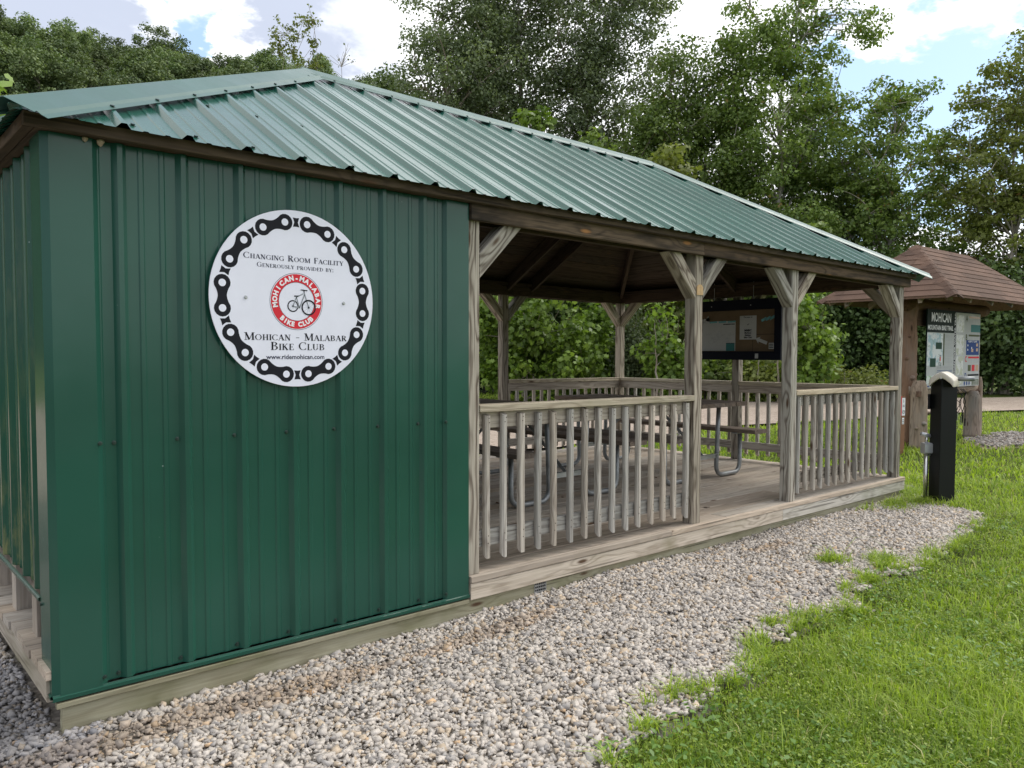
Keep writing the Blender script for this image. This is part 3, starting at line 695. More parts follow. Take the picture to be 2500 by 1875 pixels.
# ------------------------------------------------------------------ text and print helpers
def text_geo(s, size, bold=0.0, align='CENTER', sx=1.0):
    cu = bpy.data.curves.new('tx', 'FONT'); cu.body = s; cu.size = size; cu.align_x = align; cu.offset = bold; cu.resolution_u = 2
    o = bpy.data.objects.new('tx', cu); C.objects.link(o)
    me = o.to_mesh(); P = [(v.co.x*sx, v.co.y) for v in me.vertices]; F = [list(p.vertices) for p in me.polygons]
    o.to_mesh_clear(); bpy.data.objects.remove(o); bpy.data.curves.remove(cu); return P, F
class Panel:
    """flat print on a local plane: origin o, right vector u, up vector v, outward normal w"""
    def __init__(s, o, u, v, w): s.o, s.u, s.v, s.w = map(Vector, (o, u, v, w)); s.b = {}
    def P(s, x, y, d=0): return s.o+s.u*x+s.v*y+s.w*d
    def add(s, key, pts, faces, d):
        s.b.setdefault(key, MB()).poly([s.P(x, y, d) for (x, y) in pts], faces, None, 0.5); return s
    def rect(s, key, x0, y0, x1, y1, d): return s.add(key, [(x0, y0), (x1, y0), (x1, y1), (x0, y1)], [[0, 1, 2, 3]], d)
    def disc(s, key, x, y, r, d, k=40, ry=None):
        return s.add(key, [(x+r*math.cos(2*math.pi*i/k), y+(ry or r)*math.sin(2*math.pi*i/k)) for i in range(k)], [list(range(k))], d)
    def ring(s, key, x, y, r0, r1, d, k=48, a0=0.0, a1=2*math.pi):
        P = []
        for i in range(k+1):
            a = a0+(a1-a0)*i/k; P += [(x+r0*math.cos(a), y+r0*math.sin(a)), (x+r1*math.cos(a), y+r1*math.sin(a))]
        return s.add(key, P, [[2*i, 2*i+1, 2*i+3, 2*i+2] for i in range(k)], d)
    def line(s, key, x0, y0, x1, y1, w_, d):
        dx, dy = x1-x0, y1-y0; L = math.hypot(dx, dy) or 1; nx, ny = -dy/L*w_/2, dx/L*w_/2
        return s.add(key, [(x0-nx, y0-ny), (x1-nx, y1-ny), (x1+nx, y1+ny), (x0+nx, y0+ny)], [[0, 1, 2, 3]], d)
    def text(s, key, t, x, y, size, d, bold=0.0, align='CENTER', width=None, rot=0.0):
        P, F = text_geo(t, size, bold, align)
        if not P: return s
        if width:
            x0 = min(p[0] for p in P); x1 = max(p[0] for p in P); k = width/(x1-x0); P = [(p[0]*k, p[1]) for p in P]
        c, q = math.cos(rot), math.sin(rot)
        return s.add(key, [(x+c*a-q*b_, y+q*a+c*b_) for (a, b_) in P], F, d)
    def build(s, key, name, m, parent, xf=None):
        if key in s.b: return s.b[key].build(name, m, parent, xf=xf, fix=False)

# a light-and-heavy roman capital alphabet, drawn as strokes
TK, TN = 0.165, 0.055
def st(x0, y0, x1, y1, w_=TK): return ('s', x0, y0, x1, y1, w_)
def srf(x, y, h=0.15): return ('s', x-h, y, x+h, y, 0.05)
def arc(cx, cy, rx, ry, a0, a1): return ('a', cx, cy, rx, ry, a0, a1)
GL = {
 'I': (0.36, [st(.18, 0, .18, 1), srf(.18, .025), srf(.18, .975)]),
 'H': (0.86, [st(.2, 0, .2, 1), st(.66, 0, .66, 1), st(.2, .5, .66, .5, TN), srf(.2, .025), srf(.2, .975), srf(.66, .025), srf(.66, .975)]),
 'N': (0.88, [st(.17, 0, .17, 1, TN), st(.17, 1, .7, 0), st(.7, 0, .7, 1, TN), srf(.17, .025), srf(.13, .975), srf(.7, .975)]),
 'M': (1.02, [st(.15, 0, .15, 1, TN), st(.15, 1, .48, .05), st(.48, .05, .82, 1, TN), st(.84, 0, .84, 1), srf(.15, .025), srf(.12, .975), srf(.84, .025), srf(.86, .975)]),
 'A': (0.80, [st(.1, 0, .38, 1, TN), st(.38, 1, .68, 0), st(.2, .35, .57, .35, TN), srf(.1, .025, .12), srf(.68, .025)]),
 'V': (0.80, [st(.12, 1, .42, 0), st(.42, 0, .70, 1, TN), srf(.12, .975), srf(.70, .975, .12)]),
 'Y': (0.76, [st(.12, 1, .4, .45), st(.4, .45, .66, 1, TN), st(.4, 0, .4, .47), srf(.12, .975), srf(.66, .975, .12), srf(.4, .025)]),
 'L': (0.68, [st(.2, 0, .2, 1), st(.2, .025, .62, .025, TN), st(.61, 0, .61, .24, TN), srf(.2, .975), srf(.15, .025, .12)]),
 'F': (0.66, [st(.2, 0, .2, 1), st(.2, .975, .6, .975, TN), st(.59, .76, .59, 1, TN), st(.2, .5, .46, .5, TN), st(.46, .4, .46, .6, TN), srf(.2, .025)]),
 'E': (0.70, [st(.2, 0, .2, 1), st(.2, .975, .6, .975, TN), st(.59, .78, .59, 1, TN), st(.2, .5, .46, .5, TN), st(.46, .4, .46, .6, TN), st(.2, .025, .63, .025, TN), st(.62, 0, .62, .24, TN), srf(.15, .025, .1), srf(.15, .975, .1)]),
 'T': (0.74, [st(.36, 0, .36, 1), st(.08, .975, .66, .975, TN), st(.08, .76, .08, 1, TN), st(.66, .76, .66, 1, TN), srf(.36, .025)]),
 'K': (0.84, [st(.2, 0, .2, 1), st(.24, .45, .64, 1, TN), st(.36, .6, .7, 0), srf(.2, .025), srf(.2, .975), srf(.64, .975, .12), srf(.7, .025, .13)]),
 'P': (0.72, [st(.2, 0, .2, 1), arc(.34, .74, .28, .25, -90, 90), st(.2, .975, .36, .975, TN), st(.2, .49, .36, .49, TN), srf(.2, .025), srf(.15, .975, .1)]),
 'R': (0.84, [st(.2, 0, .2, 1), arc(.34, .76, .26, .23, -90, 90), st(.2, .975, .36, .975, TN), st(.2, .53, .38, .53, TN), st(.38, .52, .68, 0), srf(.2, .025), srf(.15, .975, .1), srf(.74, .025, .07)]),
 'B': (0.78, [st(.2, 0, .2, 1), arc(.34, .76, .24, .23, -90, 90), arc(.34, .27, .30, .26, -90, 90), st(.2, .975, .36, .975, TN), st(.2, .53, .36, .53, TN), st(.2, .025, .36, .025, TN), srf(.15, .025, .1), srf(.15, .975, .1)]),
 'D': (0.86, [st(.2, 0, .2, 1), arc(.32, .5, .42, .49, -90, 90), st(.2, .975, .34, .975, TN), st(.2, .025, .34, .025, TN), srf(.15, .025, .1), srf(.15, .975, .1)]),
 'O': (0.90, [arc(.44, .5, .35, .49, 0, 360)]),
 'C': (0.82, [arc(.46, .5, .37, .49, 50, 310), st(.71, .72, .71, .95, TN), st(.71, .05, .71, .25, TN)]),
 'G': (0.88, [arc(.46, .5, .37, .49, 50, 320), st(.71, .72, .71, .95, TN), st(.71, .04, .71, .44, .13), srf(.70, .44, .14)]),
 'S': (0.62, [arc(.32, .75, .20, .23, 30, 235), arc(.30, .26, .22, .25, -150, 80), st(.18, .60, .46, .42, .16), st(.50, .75, .50, .95, TN), st(.08, .05, .08, .25, TN)]),
 'U': (0.86, [st(.2, .3, .2, 1), st(.66, .3, .66, 1, TN), arc(.43, .32, .23, .31, 180, 360), srf(.2, .975), srf(.66, .975, .12)]),
 ':': (0.28, [st(.14, .02, .14, .17, .14), st(.14, .5, .14, .65, .14)]),
 '-': (0.55, [st(.1, .38, .45, .38, .07)]),
}
def roman(pan, key, text, cx, base, cap, width, d):
    """small-caps setting: capitals at full height, the rest at 0.78"""
    x = 0; items = []
    for i, ch in enumerate(text):
        if ch == ' ': x += 0.42*cap; continue
        sc = cap if (ch.isupper() or not ch.isalpha()) else cap*0.78
        wd, strokes = GL[ch.upper()]; items.append((x, sc, strokes)); x += wd*sc*1.02
    kx = width/x
    for (x0, sc, strokes) in items:
        X = lambda q: cx-width/2+(x0+q*sc)*kx
        Y = lambda q: base+q*sc
        for s_ in strokes:
            if s_[0] == 's':
                _, a, b_, c_, e, w_ = s_; pan.line(key, X(a), Y(b_), X(c_), Y(e), w_*sc*(kx if abs(c_-a) < abs(e-b_) else 1), d)
            else:
                _, ox, oy, rx, ry, a0, a1 = s_; k = max(4, int(abs(a1-a0)/18)); P = []
                for i in range(k+1):
                    a = R_(a0+(a1-a0)*i/k); wv = (TN+(TK-TN)*abs(math.cos(a)))/2
                    P += [(X(ox+(rx-wv*.9)*math.cos(a)), Y(oy+(ry-wv)*math.sin(a))), (X(ox+(rx+wv*.9)*math.cos(a)), Y(oy+(ry+wv*.3)*math.sin(a)))]
                pan.add(key, P, [[2*i, 2*i+1, 2*i+3, 2*i+2] for i in range(k)], d)

# ------------------------------------------------------------------ round club sign on the green wall
SG = Vector((1.5515, -0.024, 0.2405+EYE-0.0098))
sign = empty('round_sign', SG)
tag(sign, 'round white sign with a black bike chain border on the green metal wall', 'sign')
RS = 0.376
b = MB(); k = 96
P = [(RS*math.cos(2*math.pi*i/k), 0, RS*math.sin(2*math.pi*i/k)) for i in range(k)]+[(RS*math.cos(2*math.pi*i/k), -0.005, RS*math.sin(2*math.pi*i/k)) for i in range(k)]
b.poly(P, [list(range(k)), [k+i for i in range(k)][::-1]]+[[i, (i+1) % k, k+(i+1) % k, k+i] for i in range(k)], None, 0.5)
b.build('sign_disc', 'sign_white', sign)
pn = Panel((0, -0.005, 0), (1, 0, 0), (0, 0, 1), (0, -1, 0))
RC = 0.326; LR = 0.0345
for i in range(10):
    a0 = 9+36*i; a1 = 27+36*i
    c0 = Vector((RC*math.sin(R_(a0)), RC*math.cos(R_(a0)))); c1 = Vector((RC*math.sin(R_(a1)), RC*math.cos(R_(a1))))
    d = (c1-c0).normalized(); q = Vector((-d.y, d.x)); L = (c1-c0).length
    P = []; N_ = 18
    # outline: arc round c0, waist curve, arc round c1, waist curve
    th = 0.86
    for s_ in range(N_+1):
        a = math.pi/2+th*0 + (math.pi+2*(math.pi/2-th))*0
    def ang(c, start, end, m_=12):
        return [c+d*(LR*math.cos(start+(end-start)*j/m_))+q*(LR*math.sin(start+(end-start)*j/m_)) for j in range(m_+1)]
    P += ang(c0, th, 2*math.pi-th)
    # lower waist from c0 at -th to c1 at pi+th
    def waist(sg):
        xa = LR*math.cos(th); ya = LR*math.sin(th); xb = L-xa; hw = 0.0185
        return [c0+d*(xa+(xb-xa)*t)+q*(sg*(hw+(ya-hw)*(abs(2*t-1)**1.7))) for t in (0.15, 0.3, 0.42, 0.5, 0.58, 0.7, 0.85)]
    P += waist(-1); P += ang(c1, math.pi+th, 3*math.pi-th); P += waist(1)[::-1]
    pn.add('link%d' % i, [(p.x, p.y) for p in P], [list(range(len(P)))], 0.0006)
    for j_, c in enumerate((c0, c1)): pn.disc('hole%d_%d' % (i, j_), c.x, c.y, 0.0152, 0.0011, 24)
    am = R_(36*i); cc = Vector((RC*math.sin(am), RC*math.cos(am))); rd = cc.normalized(); tg = Vector((rd.y, -rd.x))
    P = []
    for (sx, sy, ex, ey) in ((-1, 1, 1, 1), (1, 1, 1, -1), (1, -1, -1, -1), (-1, -1, -1, 1)):
        for t in (0, .25, .5, .75):
            x_ = sx+(ex-sx)*t; y_ = sy+(ey-sy)*t; pinch = 1-0.42*(1-abs(2*t-1))
            hx, hy = 0.0155, 0.0195
            if sx == ex: P.append(cc+tg*(x_*hx*(pinch*.92))+rd*(y_*hy))
            else: P.append(cc+tg*(x_*hx)+rd*(y_*hy*(0.85+.15*pinch)))
    pn.add('conn%d' % i, [(p.x, p.y) for p in P], [list(range(len(P)))], 0.0006)
roman(pn, 'text', 'Changing Room Facility', -0.004, 0.158, 0.0245, 0.461, 0.0008)
roman(pn, 'text', 'Generously provided by:', 0.0, 0.126, 0.0195, 0.354, 0.0008)
roman(pn, 'text2', 'Mohican - Malabar', 0.004, -0.178, 0.031, 0.475, 0.0008)
roman(pn, 'text3', 'Bike Club', 0.005, -0.219, 0.034, 0.253, 0.0008)
pn.text('text', 'www.ridemohican.com', -0.005, -0.2575, 0.0275, 0.0008, bold=0.0004, width=0.268)
EC = (0.0, -0.011)
pn.ring('ebl', *EC, 0.1205, 0.122, 0.0006); pn.ring('red', *EC, 0.083, 0.117, 0.0007); pn.ring('ebl', *EC, 0.0815, 0.0828, 0.0009)
def arc_text(s, r, a_mid, span, size, flip):
    nch = len(s)
    for i, ch in enumerate(s):
        if ch == ' ': continue
        t = (i+.5)/nch-.5; a = a_mid+span*t*(-1 if flip else 1)
        aa = R_(a); x = EC[0]+r*math.sin(aa); y = EC[1]+r*math.cos(aa)
        pn.text('etx', ch, x, y, size, 0.0011, bold=0.0016, rot=-aa+(math.pi if flip else 0))
arc_text('MOHICAN-MALABAR', 0.0905, 0, 214, 0.0285, False)
arc_text('BIKE', 0.1075, 207, 42, 0.0275, True); arc_text('CLUB', 0.1075, 155, 44, 0.0275, True)
# the bicycle of the emblem (its mascot is left out)
bk = 0.0009
fw = (0.055, -0.035); rw = (-0.018, -0.031)
pn.ring('bike', *fw, 0.0275, 0.034, 0.0013, 32); pn.ring('bike', *rw, 0.0205, 0.0255, bk, 28)
for i in range(10):
    a = i*math.pi/5; pn.line('silver', *fw, fw[0]+.027*math.cos(a), fw[1]+.027*math.sin(a), .0009, 0.0012)
    pn.line('silver', *rw, rw[0]+.020*math.cos(a), rw[1]+.020*math.sin(a), .0008, 0.0011)
pn.disc('bike', *fw, .0045, .0014, 12); pn.disc('bike', *rw, .0035, .0014, 12)
for (a, b_) in (((-.018, -.031), (.012, -.038)), ((.012, -.038), (.036, .020)), ((-.018, -.031), (-.002, .008)), ((-.002, .008), (.030, .024)), ((-.002, .008), (.012, -.038)), ((.034, .030), (.055, -.035))):
    pn.line('silver', *a, *b_, .0052, 0.0010); pn.line('bike', *a, *b_, .0014, 0.0012)
pn.line('bike', .018, .040, .050, .038, .0045, .0013); pn.line('bike', .034, .040, .034, .028, .004, .0013); pn.line('bike', -.012, .012, .008, .013, .005, .0013)
for i in range(10):
    lk = pn.build('link%d' % i, 'chain_link', 'print_black', sign); pn.build('conn%d' % i, 'link_connector', 'print_black', sign)
    for j_ in range(2): pn.build('hole%d_%d' % (i, j_), 'link_hole', 'sign_white', lk)
for kx_, nm_, m_ in (('text', 'lettering', 'print_text'), ('text2', 'club_lettering', 'print_black'), ('text3', 'club_lettering', 'print_black')):
    pn.build(kx_, nm_, m_, sign)
em = pn.build('red', 'emblem', 'print_red', sign)
pn.build('ebl', 'emblem_outline', 'print_black', em); pn.build('etx', 'emblem_lettering', 'print_white', em)
pn.build('silver', 'bicycle_frame', 'print_silver', em); pn.build('bike', 'bicycle_wheels', 'print_black', em)
for (x, z) in ((1.326-1.5515, -0.0035), (1.777-1.5515, -0.0085)):
    b = MB(); hexscrew(b, (x, -0.005, z), (0, -1, 0), 0.0055, 0.005); b.build('bolt', 'galv', sign)

# ------------------------------------------------------------------ small things on the shelter
def tagz(x): return EYE-0.0063*x
for nm_i, (x, s_) in enumerate(((0.741, 0.9), (0.792, 1.25))):
    b = MB(); P = []; kk = 10
    for i in range(5):
        for j in range(kk):
            t = i/4; a = 2*math.pi*j/kk; rr = 0.011*s_*math.sin(math.pi*(0.25+0.7*t))*random.uniform(.8, 1.25)
            P.append((rr*math.cos(a), rr*0.8*math.sin(a), -0.020*s_*t))
    b.poly(P, [[i*kk+j, i*kk+(j+1) % kk, (i+1)*kk+(j+1) % kk, (i+1)*kk+j] for i in range(4) for j in range(kk)]+[list(range(kk)), [4*kk+j for j in range(kk)]])
    o = b.build('mud_nest', 'soil_nest'); o.location = (x, -0.030, 0.7745+tagz(x))
    tag(o, ['smaller tan mud nest of the two under the roof edge by the corner trim', 'larger tan mud nest of the two under the roof edge, further right'][nm_i], 'nest', 'mud nests under the eave')
# wooden tag on a post
b = MB(); pp = [(-.034, -.033), (.034, -.033), (.034, .020), (.018, .034), (.008, .037), (-.008, .037), (-.018, .034), (-.034, .020)]
P = [(x, 0, z) for x, z in pp]+[(x, -.006, z) for x, z in pp]
b.poly(P, [[*range(8)], [*range(8, 16)][::-1]]+[[i, (i+1) % 8, 8+(i+1) % 8, 8+i] for i in range(8)], [(p[2], p[0], p[1]) for p in P])
o = b.build('wooden_tag', 'wood_tag'); o.location = (X2-PW/2, -0.001, 0.462+tagz(4.5)); tag(o, 'small yellow wooden tag nailed to the post left of the shelter doorway', 'tag')
pt = Panel((0, -.006, 0), (1, 0, 0), (0, 0, 1), (0, -1, 0)); pt.line('a', -.02, .012, 0, .022, .003, .0006); pt.line('a', 0, .022, .02, .012, .003, .0006); pt.line('a', -.02, -.012, .02, -.012, .003, .0006); pt.line('a', -.02, -.022, .014, -.022, .003, .0006)
pt.build('a', 'tag_marks', 'print_tan', o)
# dry leaves and twigs on the deck
for i in range(16):
    x, y = random.uniform(3.2, 7.3), random.uniform(0.15, 3.0)
    b = MB(); P = []; rr = random.uniform(.012, .028)
    for j in range(7):
        a = 2*math.pi*j/7; q = rr*random.uniform(.6, 1.1); P.append((q*math.cos(a), q*math.sin(a)*.7, random.uniform(.001, .012)))
    b.poly(P+[(0, 0, .002)], [[j, (j+1) % 7, 7] for j in range(7)])
    o = b.build('dry_leaf', 'dry_leaf'); o.location = (x, y, ZD+tagz(x)-.0018*y+.001); o.rotation_euler = (0, 0, random.uniform(0, 6))
    tag(o, 'small curled brown leaf lying on the shelter deck', 'leaf', 'dry leaves on the deck')

# ------------------------------------------------------------------ notice board hung inside the far end
XB = 7.70; zo = tagz(7.7)-0.003
NB = empty('notice_board', (XB, 1.79, -0.015+zo)); tag(NB, 'dark framed notice board with cardboard and papers hung inside the shelter end', 'notice board')
y0, y1, zt = 0.615, -0.615, 0.665      # local y: + is further from the camera (left in the photo)
b = MB(); b.box(0.012, 0.03, y1, y0, 0, zt); b.build('back_panel', 'navy', NB)
b = MB()
b.box(-0.03, 0.012, y1, y0, 0, 0.088); b.box(-0.03, 0.012, y1, y0, zt-0.11, zt); b.box(-0.03, 0.012, y1, y1+.08, 0.088, zt-.11); b.box(-0.03, 0.012, y0-.08, y0, 0.088, zt-.11)
b.build('frame', 'navy', NB)
nbp = Panel((0.010, 0, 0), (0, -1, 0), (0, 0, 1), (-1, 0, 0))   # x to the right in view = -y
nbp.rect('card', -.53, .095, .53, .55, .001)
nbp.rect('seam', .255, .278, .53, .283, .002); nbp.rect('seam', .255, .095, .259, .28, .002)
nbp.rect('map', -.40, .10, .04, .435, .003)
for (x0_, y0_, x1_, y1_, kk) in ((-.12, .395, .03, .405, 'blk'), (-.08, .10, .03, .185, 'teal'), (-.22, .10, -.10, .18, 'pw'), (-.08, .183, .03, .189, 'blk')): nbp.rect(kk, x0_, y0_, x1_, y1_, .004)
random.seed(3)
for j in range(16):
    px, py = random.uniform(-.36, 0), random.uniform(.2, .38)
    for q in range(5):
        nx, ny = px+random.uniform(-.05, .05), py+random.uniform(-.025, .025); nbp.line('ln', px, py, min(max(nx, -.39), .03), min(max(ny, .19), .39), .002, .0045); px, py = nx, ny
nbp.rect('poster', .093, .225, .30, .487, .003)
nbp.text('blk', 'Donate to', .197, .463, .026, .004, .0004)
nbp.text('blk', 'MMBC', .197, .315, .032, .004, .0012); nbp.text('blk', 'Mohican', .197, .290, .025, .004, .0010)
nbp.text('blk', 'Malabar', .197, .265, .025, .004, .0010); nbp.text('blk', 'Bike Club', .197, .240, .025, .004, .0010)
nbp.line('blk', .187, .392, .194, .384, .005, .004); nbp.line('blk', .194, .384, .210, .402, .005, .004)
def arrow(key, x, y, L, a, d):
    c, s_ = math.cos(a), math.sin(a); pts = [(0, 0), (.055, .04), (.045, .018), (L, .018), (L, -.018), (.045, -.018), (.055, -.04)]
    nbp.add(key, [(x+c*p-s_*q, y+s_*p+c*q) for p, q in pts], [list(range(7))], d)
arrow('pw', .29, .235, .15, -.35, .003); arrow('pw', -.36, .45, -.1, .25, .003)
for (xx, yy) in ((.36, .445), (.41, .455), (.46, .462)): nbp.line('tape', xx, yy-.02, xx+.06, yy+.01, .028, .003)
for q in range(3): nbp.line('tape', -.3+q*.12, .424, -.2+q*.12, .428, .018, .0045)
nbp.rect('pw', .475, .12, .535, .185, .042)
for q in range(3): nbp.rect('blk2', .480, .128+q*.019, .530, .138+q*.019, .043)
nbp.rect('pw', .31, .018, .35, .07, .042); nbp.rect('pw', -.42, .012, -.37, .066, .042)
for q in range(3): nbp.rect('ln2', .314, .025+q*.015, .346, .031+q*.015, .043); nbp.rect('ln2', -.416, .02+q*.015, -.374, .026+q*.015, .043)
cb = nbp.build('card', 'cardboard_sheet', 'cardboard', NB); nbp.build('seam', 'cardboard_seam', 'black_matte', cb)
mp = nbp.build('map', 'map_poster', 'paper', NB); nbp.build('ln', 'trail_lines', 'print_grey', mp); nbp.build('teal', 'map_legend', 'print_teal', mp)
ps = nbp.build('poster', 'donation_poster', 'paper', NB); nbp.build('blk', 'poster_lettering', 'print_black', ps)
nbp.build('pw', 'paper_arrows', 'paper', NB); nbp.build('tape', 'tape_strips', 'tape', NB)
nbp.build('blk2', 'sticker_marks', 'print_black', NB); nbp.build('ln2', 'sticker_lines', 'print_grey', NB)
for yy in (-.25, .25):
    b = MB(); b.tube([(-.032, yy, .60), (-.036, yy, .60)], .006, 8); b.build('screw', 'galv', NB)
    b = MB(); b.tube([(0.02, yy, zt), (0.02, yy, zt+.2)], .004, 6); b.build('hanger', 'galv', NB)

# ------------------------------------------------------------------ picnic tables
def make_table():
    T = empty('picnic_table', (0, 0, 0)); H = 0.735; L = 1.86
    b = MB()
    for i in range(4): b.prism((-.27+i*.18, -L/2+random.uniform(-.006, .006), H-.02), (-.27+i*.18, L/2, H-.02), .172, .038, (0, 0, 1), .005)
    b.build('tabletop', 'wood_table', T)
    for sx in (-1, 1):
        b = MB(); b.prism((sx*.62, -L/2, .43), (sx*.62, L/2, .43), .22, .038, (0, 0, 1), .005); b.build('bench', 'wood_table', T)
        for sy in (-1, 1):
            ye = sy*.71; x_out, x_in = sx*.60, sx*.20; r = .09; pts = [(x_out, ye, .405)]
            for q in range(7):
                a = q*math.pi/12; pts.append((x_out-sx*r*(1-math.cos(a)), ye, .024+r*(1-math.sin(a))))
            for q in range(7):
                a = q*math.pi/12; pts.append((x_in+sx*r*(1-math.sin(a)), ye, .024+r*(1-math.cos(a))))
            pts.append((sx*.215, ye, .45)); pts.append((sx*.23, ye, H-.05))
            b = MB(); b.tube(pts, .021, 10); b.build('leg', 'pipe_metal', T, smooth=True)
            b = MB(); b.box(min(sx*.50, sx*.72), max(sx*.50, sx*.72), ye-.03, ye+.03, .404, .411); b.build('bench_bracket', 'galv', T)
    for sy in (-1, 1):
        ye = sy*.71
        b = MB(); b.box(-.215, .215, ye-.004, ye+.004, .19, .235); b.box(-.215, .215, ye-.03*(1 if sy > 0 else -1) if False else ye-.034, ye-.004, .231, .235); b.build('cross_bar', 'galv', T)
        b = MB(); b.prism((0, ye-sy*.02, .225), (0, sy*.12, H-.05), .03, .005, (1, 0, 0)); b.build('diagonal_brace', 'pipe_metal', T)
        b = MB(); b.box(-.33, .33, ye-.02, ye+.02, H-.046, H-.040); b.build('top_bracket', 'pipe_metal', T)
    return T
T1 = make_table()
spots = [(4.46, 1.90, 'picnic table with weathered planks and pipe legs behind the near railing', 0.0),
         (6.21, 1.82, 'picnic table with weathered planks seen through the shelter doorway', 0.0)]
for i, (x, y, lb, rz) in enumerate(spots):
    t = T1 if i == 0 else copy_tree(T1)
    t.location = (x, y, ZD+tagz(x)-.0018*y+.002); t.rotation_euler = (0, 0, rz); tag(t, lb, 'picnic table', 'picnic tables in the shelter')

# ------------------------------------------------------------------ ground
def mound(x, y):
    x = np.asarray(x, float); y = np.asarray(y, float)
    g = 0.028*np.exp(-((x-3.7)/0.8)**2) - 0.010 + 0.010*np.exp(-((x-5.6)/1.0)**2)
    return g*np.exp(-(np.minimum(y, 0.0)/0.55)**2) + 0.016*(value_noise(x, y, 2.2, 5)-.5)
EDX = [-6, 0.6, 1.9, 2.13, 2.26, 2.34, 2.6, 2.85, 3.03, 3.32, 3.61, 3.91, 4.16, 4.44, 4.64, 4.79, 5.17, 5.40, 5.97, 6.75, 7.45, 7.6, 7.85, 8.1]
EDY = [-4.6, -2.0, -1.486, -1.39, -1.445, -1.38, -1.37, -1.355, -1.36, -1.20, -1.21, -1.257, -1.325, -1.127, -1.155, -1.086, -1.144, -1.166, -1.139, -1.026, -0.885, -0.62, -0.40, 0.0]
def edge_y(x): return np.interp(x, EDX, EDY)
def is_gravel(x, y):
    nz = (value_noise(x, y, 4.0, 1)-.5)*.10+(value_noise(x, y, 12, 2)-.5)*.13+(value_noise(x, y, 30, 3)-.5)*.09
    return ((y > edge_y(x)+nz) & (x < 8.25) & (y < 0.12)) | ((x < 0.66) & (y > edge_y(x)+nz) & (y < 6))
NRX = [-60, 0, 6.75, 11.8, 13.6, 19.2, 21.5, 45, 90]; NRY = [6.5, 5.0, 4.94, 5.14, 5.0, 3.67, 2.86, -7, -27]
FRX = [-60, 0, 13.7, 20, 28.7, 50, 95]; FRY = [20, 19, 13.3, 8.8, 4.9, -4.5, -24]
def is_road(x, y):
    nz = (value_noise(x, y, 1.2, 8)-.5)*.5
    return (y > np.interp(x, NRX, NRY)+nz) & (y < np.interp(x, FRX, FRY)+nz)
PTH = [(12.9, 0.95), (13.6, 1.35), (14.6, 1.5), (15.5, 1.2), (17, 0.4), (20, -1.2), (22, -2.6), (20, -3.3), (16, -1.4), (13.8, 0.30)]
def in_poly(x, y, poly):
    x = np.asarray(x, float); y = np.asarray(y, float); x, y = x+(value_noise(x, y, 2.5, 51)-.5)*.7+(value_noise(x, y, 8, 53)-.5)*.3, y+(value_noise(x, y, 2.5, 52)-.5)*.5+(value_noise(x, y, 8, 54)-.5)*.25; c = np.zeros(x.shape, bool); j = len(poly)-1
    for i in range(len(poly)):
        xi, yi = poly[i]; xj, yj = poly[j]
        c ^= ((yi > y) != (yj > y)) & (x < (xj-xi)*(y-yi)/(yj-yi+1e-12)+xi); j = i
    return c
def grid(name, x0, x1, y0, y1, nx, ny, fz, matn):
    xs = np.linspace(x0, x1, nx); ys = np.linspace(y0, y1, ny); X, Y = np.meshgrid(xs, ys, indexing='ij')
    V = np.stack([X, Y, fz(X, Y)], -1).reshape(-1, 3); i, j = np.meshgrid(np.arange(nx-1), np.arange(ny-1), indexing='ij'); q = (i*ny+j).ravel()
    o = big_mesh(name, V, np.stack([q, q+ny, q+ny+1, q+1], -1), matn, smooth=True); tag(o, kind='structure'); return o
b = MB(); b.poly([(-900, -900, -.05), (900, -900, -.05), (900, 900, -.05), (-900, 900, -.05)], [[0, 1, 2, 3]]); tag(b.build('ground', 'lawn_ground'), kind='structure')
grid('lawn', -12, 60, -30, 30, 120, 100, lambda X, Y: -0.030+0.03*(value_noise(X, Y, .4, 4)-.5)*((X > 9) | (Y < -3)), 'lawn_ground')
def strip_sheet(name, tops, bots, z, matn):
    b = MB(); P = []; nn = len(tops)
    for a, c in zip(tops, bots): P += [(*a, z), (*c, z)]
    b.poly(P, [[2*i, 2*i+1, 2*i+3, 2*i+2] for i in range(nn-1)]); o = b.build(name, matn); tag(o, kind='structure'); return o
xs = np.linspace(-60, 60, 121)
strip_sheet('gravel_road', [(x, float(np.interp(x, FRX, FRY))+(value_noise(x, 0, .9, 3)-.5)*.5) for x in xs], [(x, float(np.interp(x, NRX, NRY))+(value_noise(x, 9, .9, 3)-.5)*.5) for x in xs], 0.024, 'road_gravel')
gx = grid('gravel_bed', -6, 8.6, -4.6, 6, 150, 110, lambda X, Y: np.where(is_gravel(X, Y) | (Y > 0.1), 0.004, -0.05)+mound(X, Y)-.004, 'gravel_ground')
grid('path', 11, 23, -4, 2.2, 200, 110, lambda X, Y: np.where(in_poly(X, Y, PTH), 0.012, -0.06), 'road_gravel')

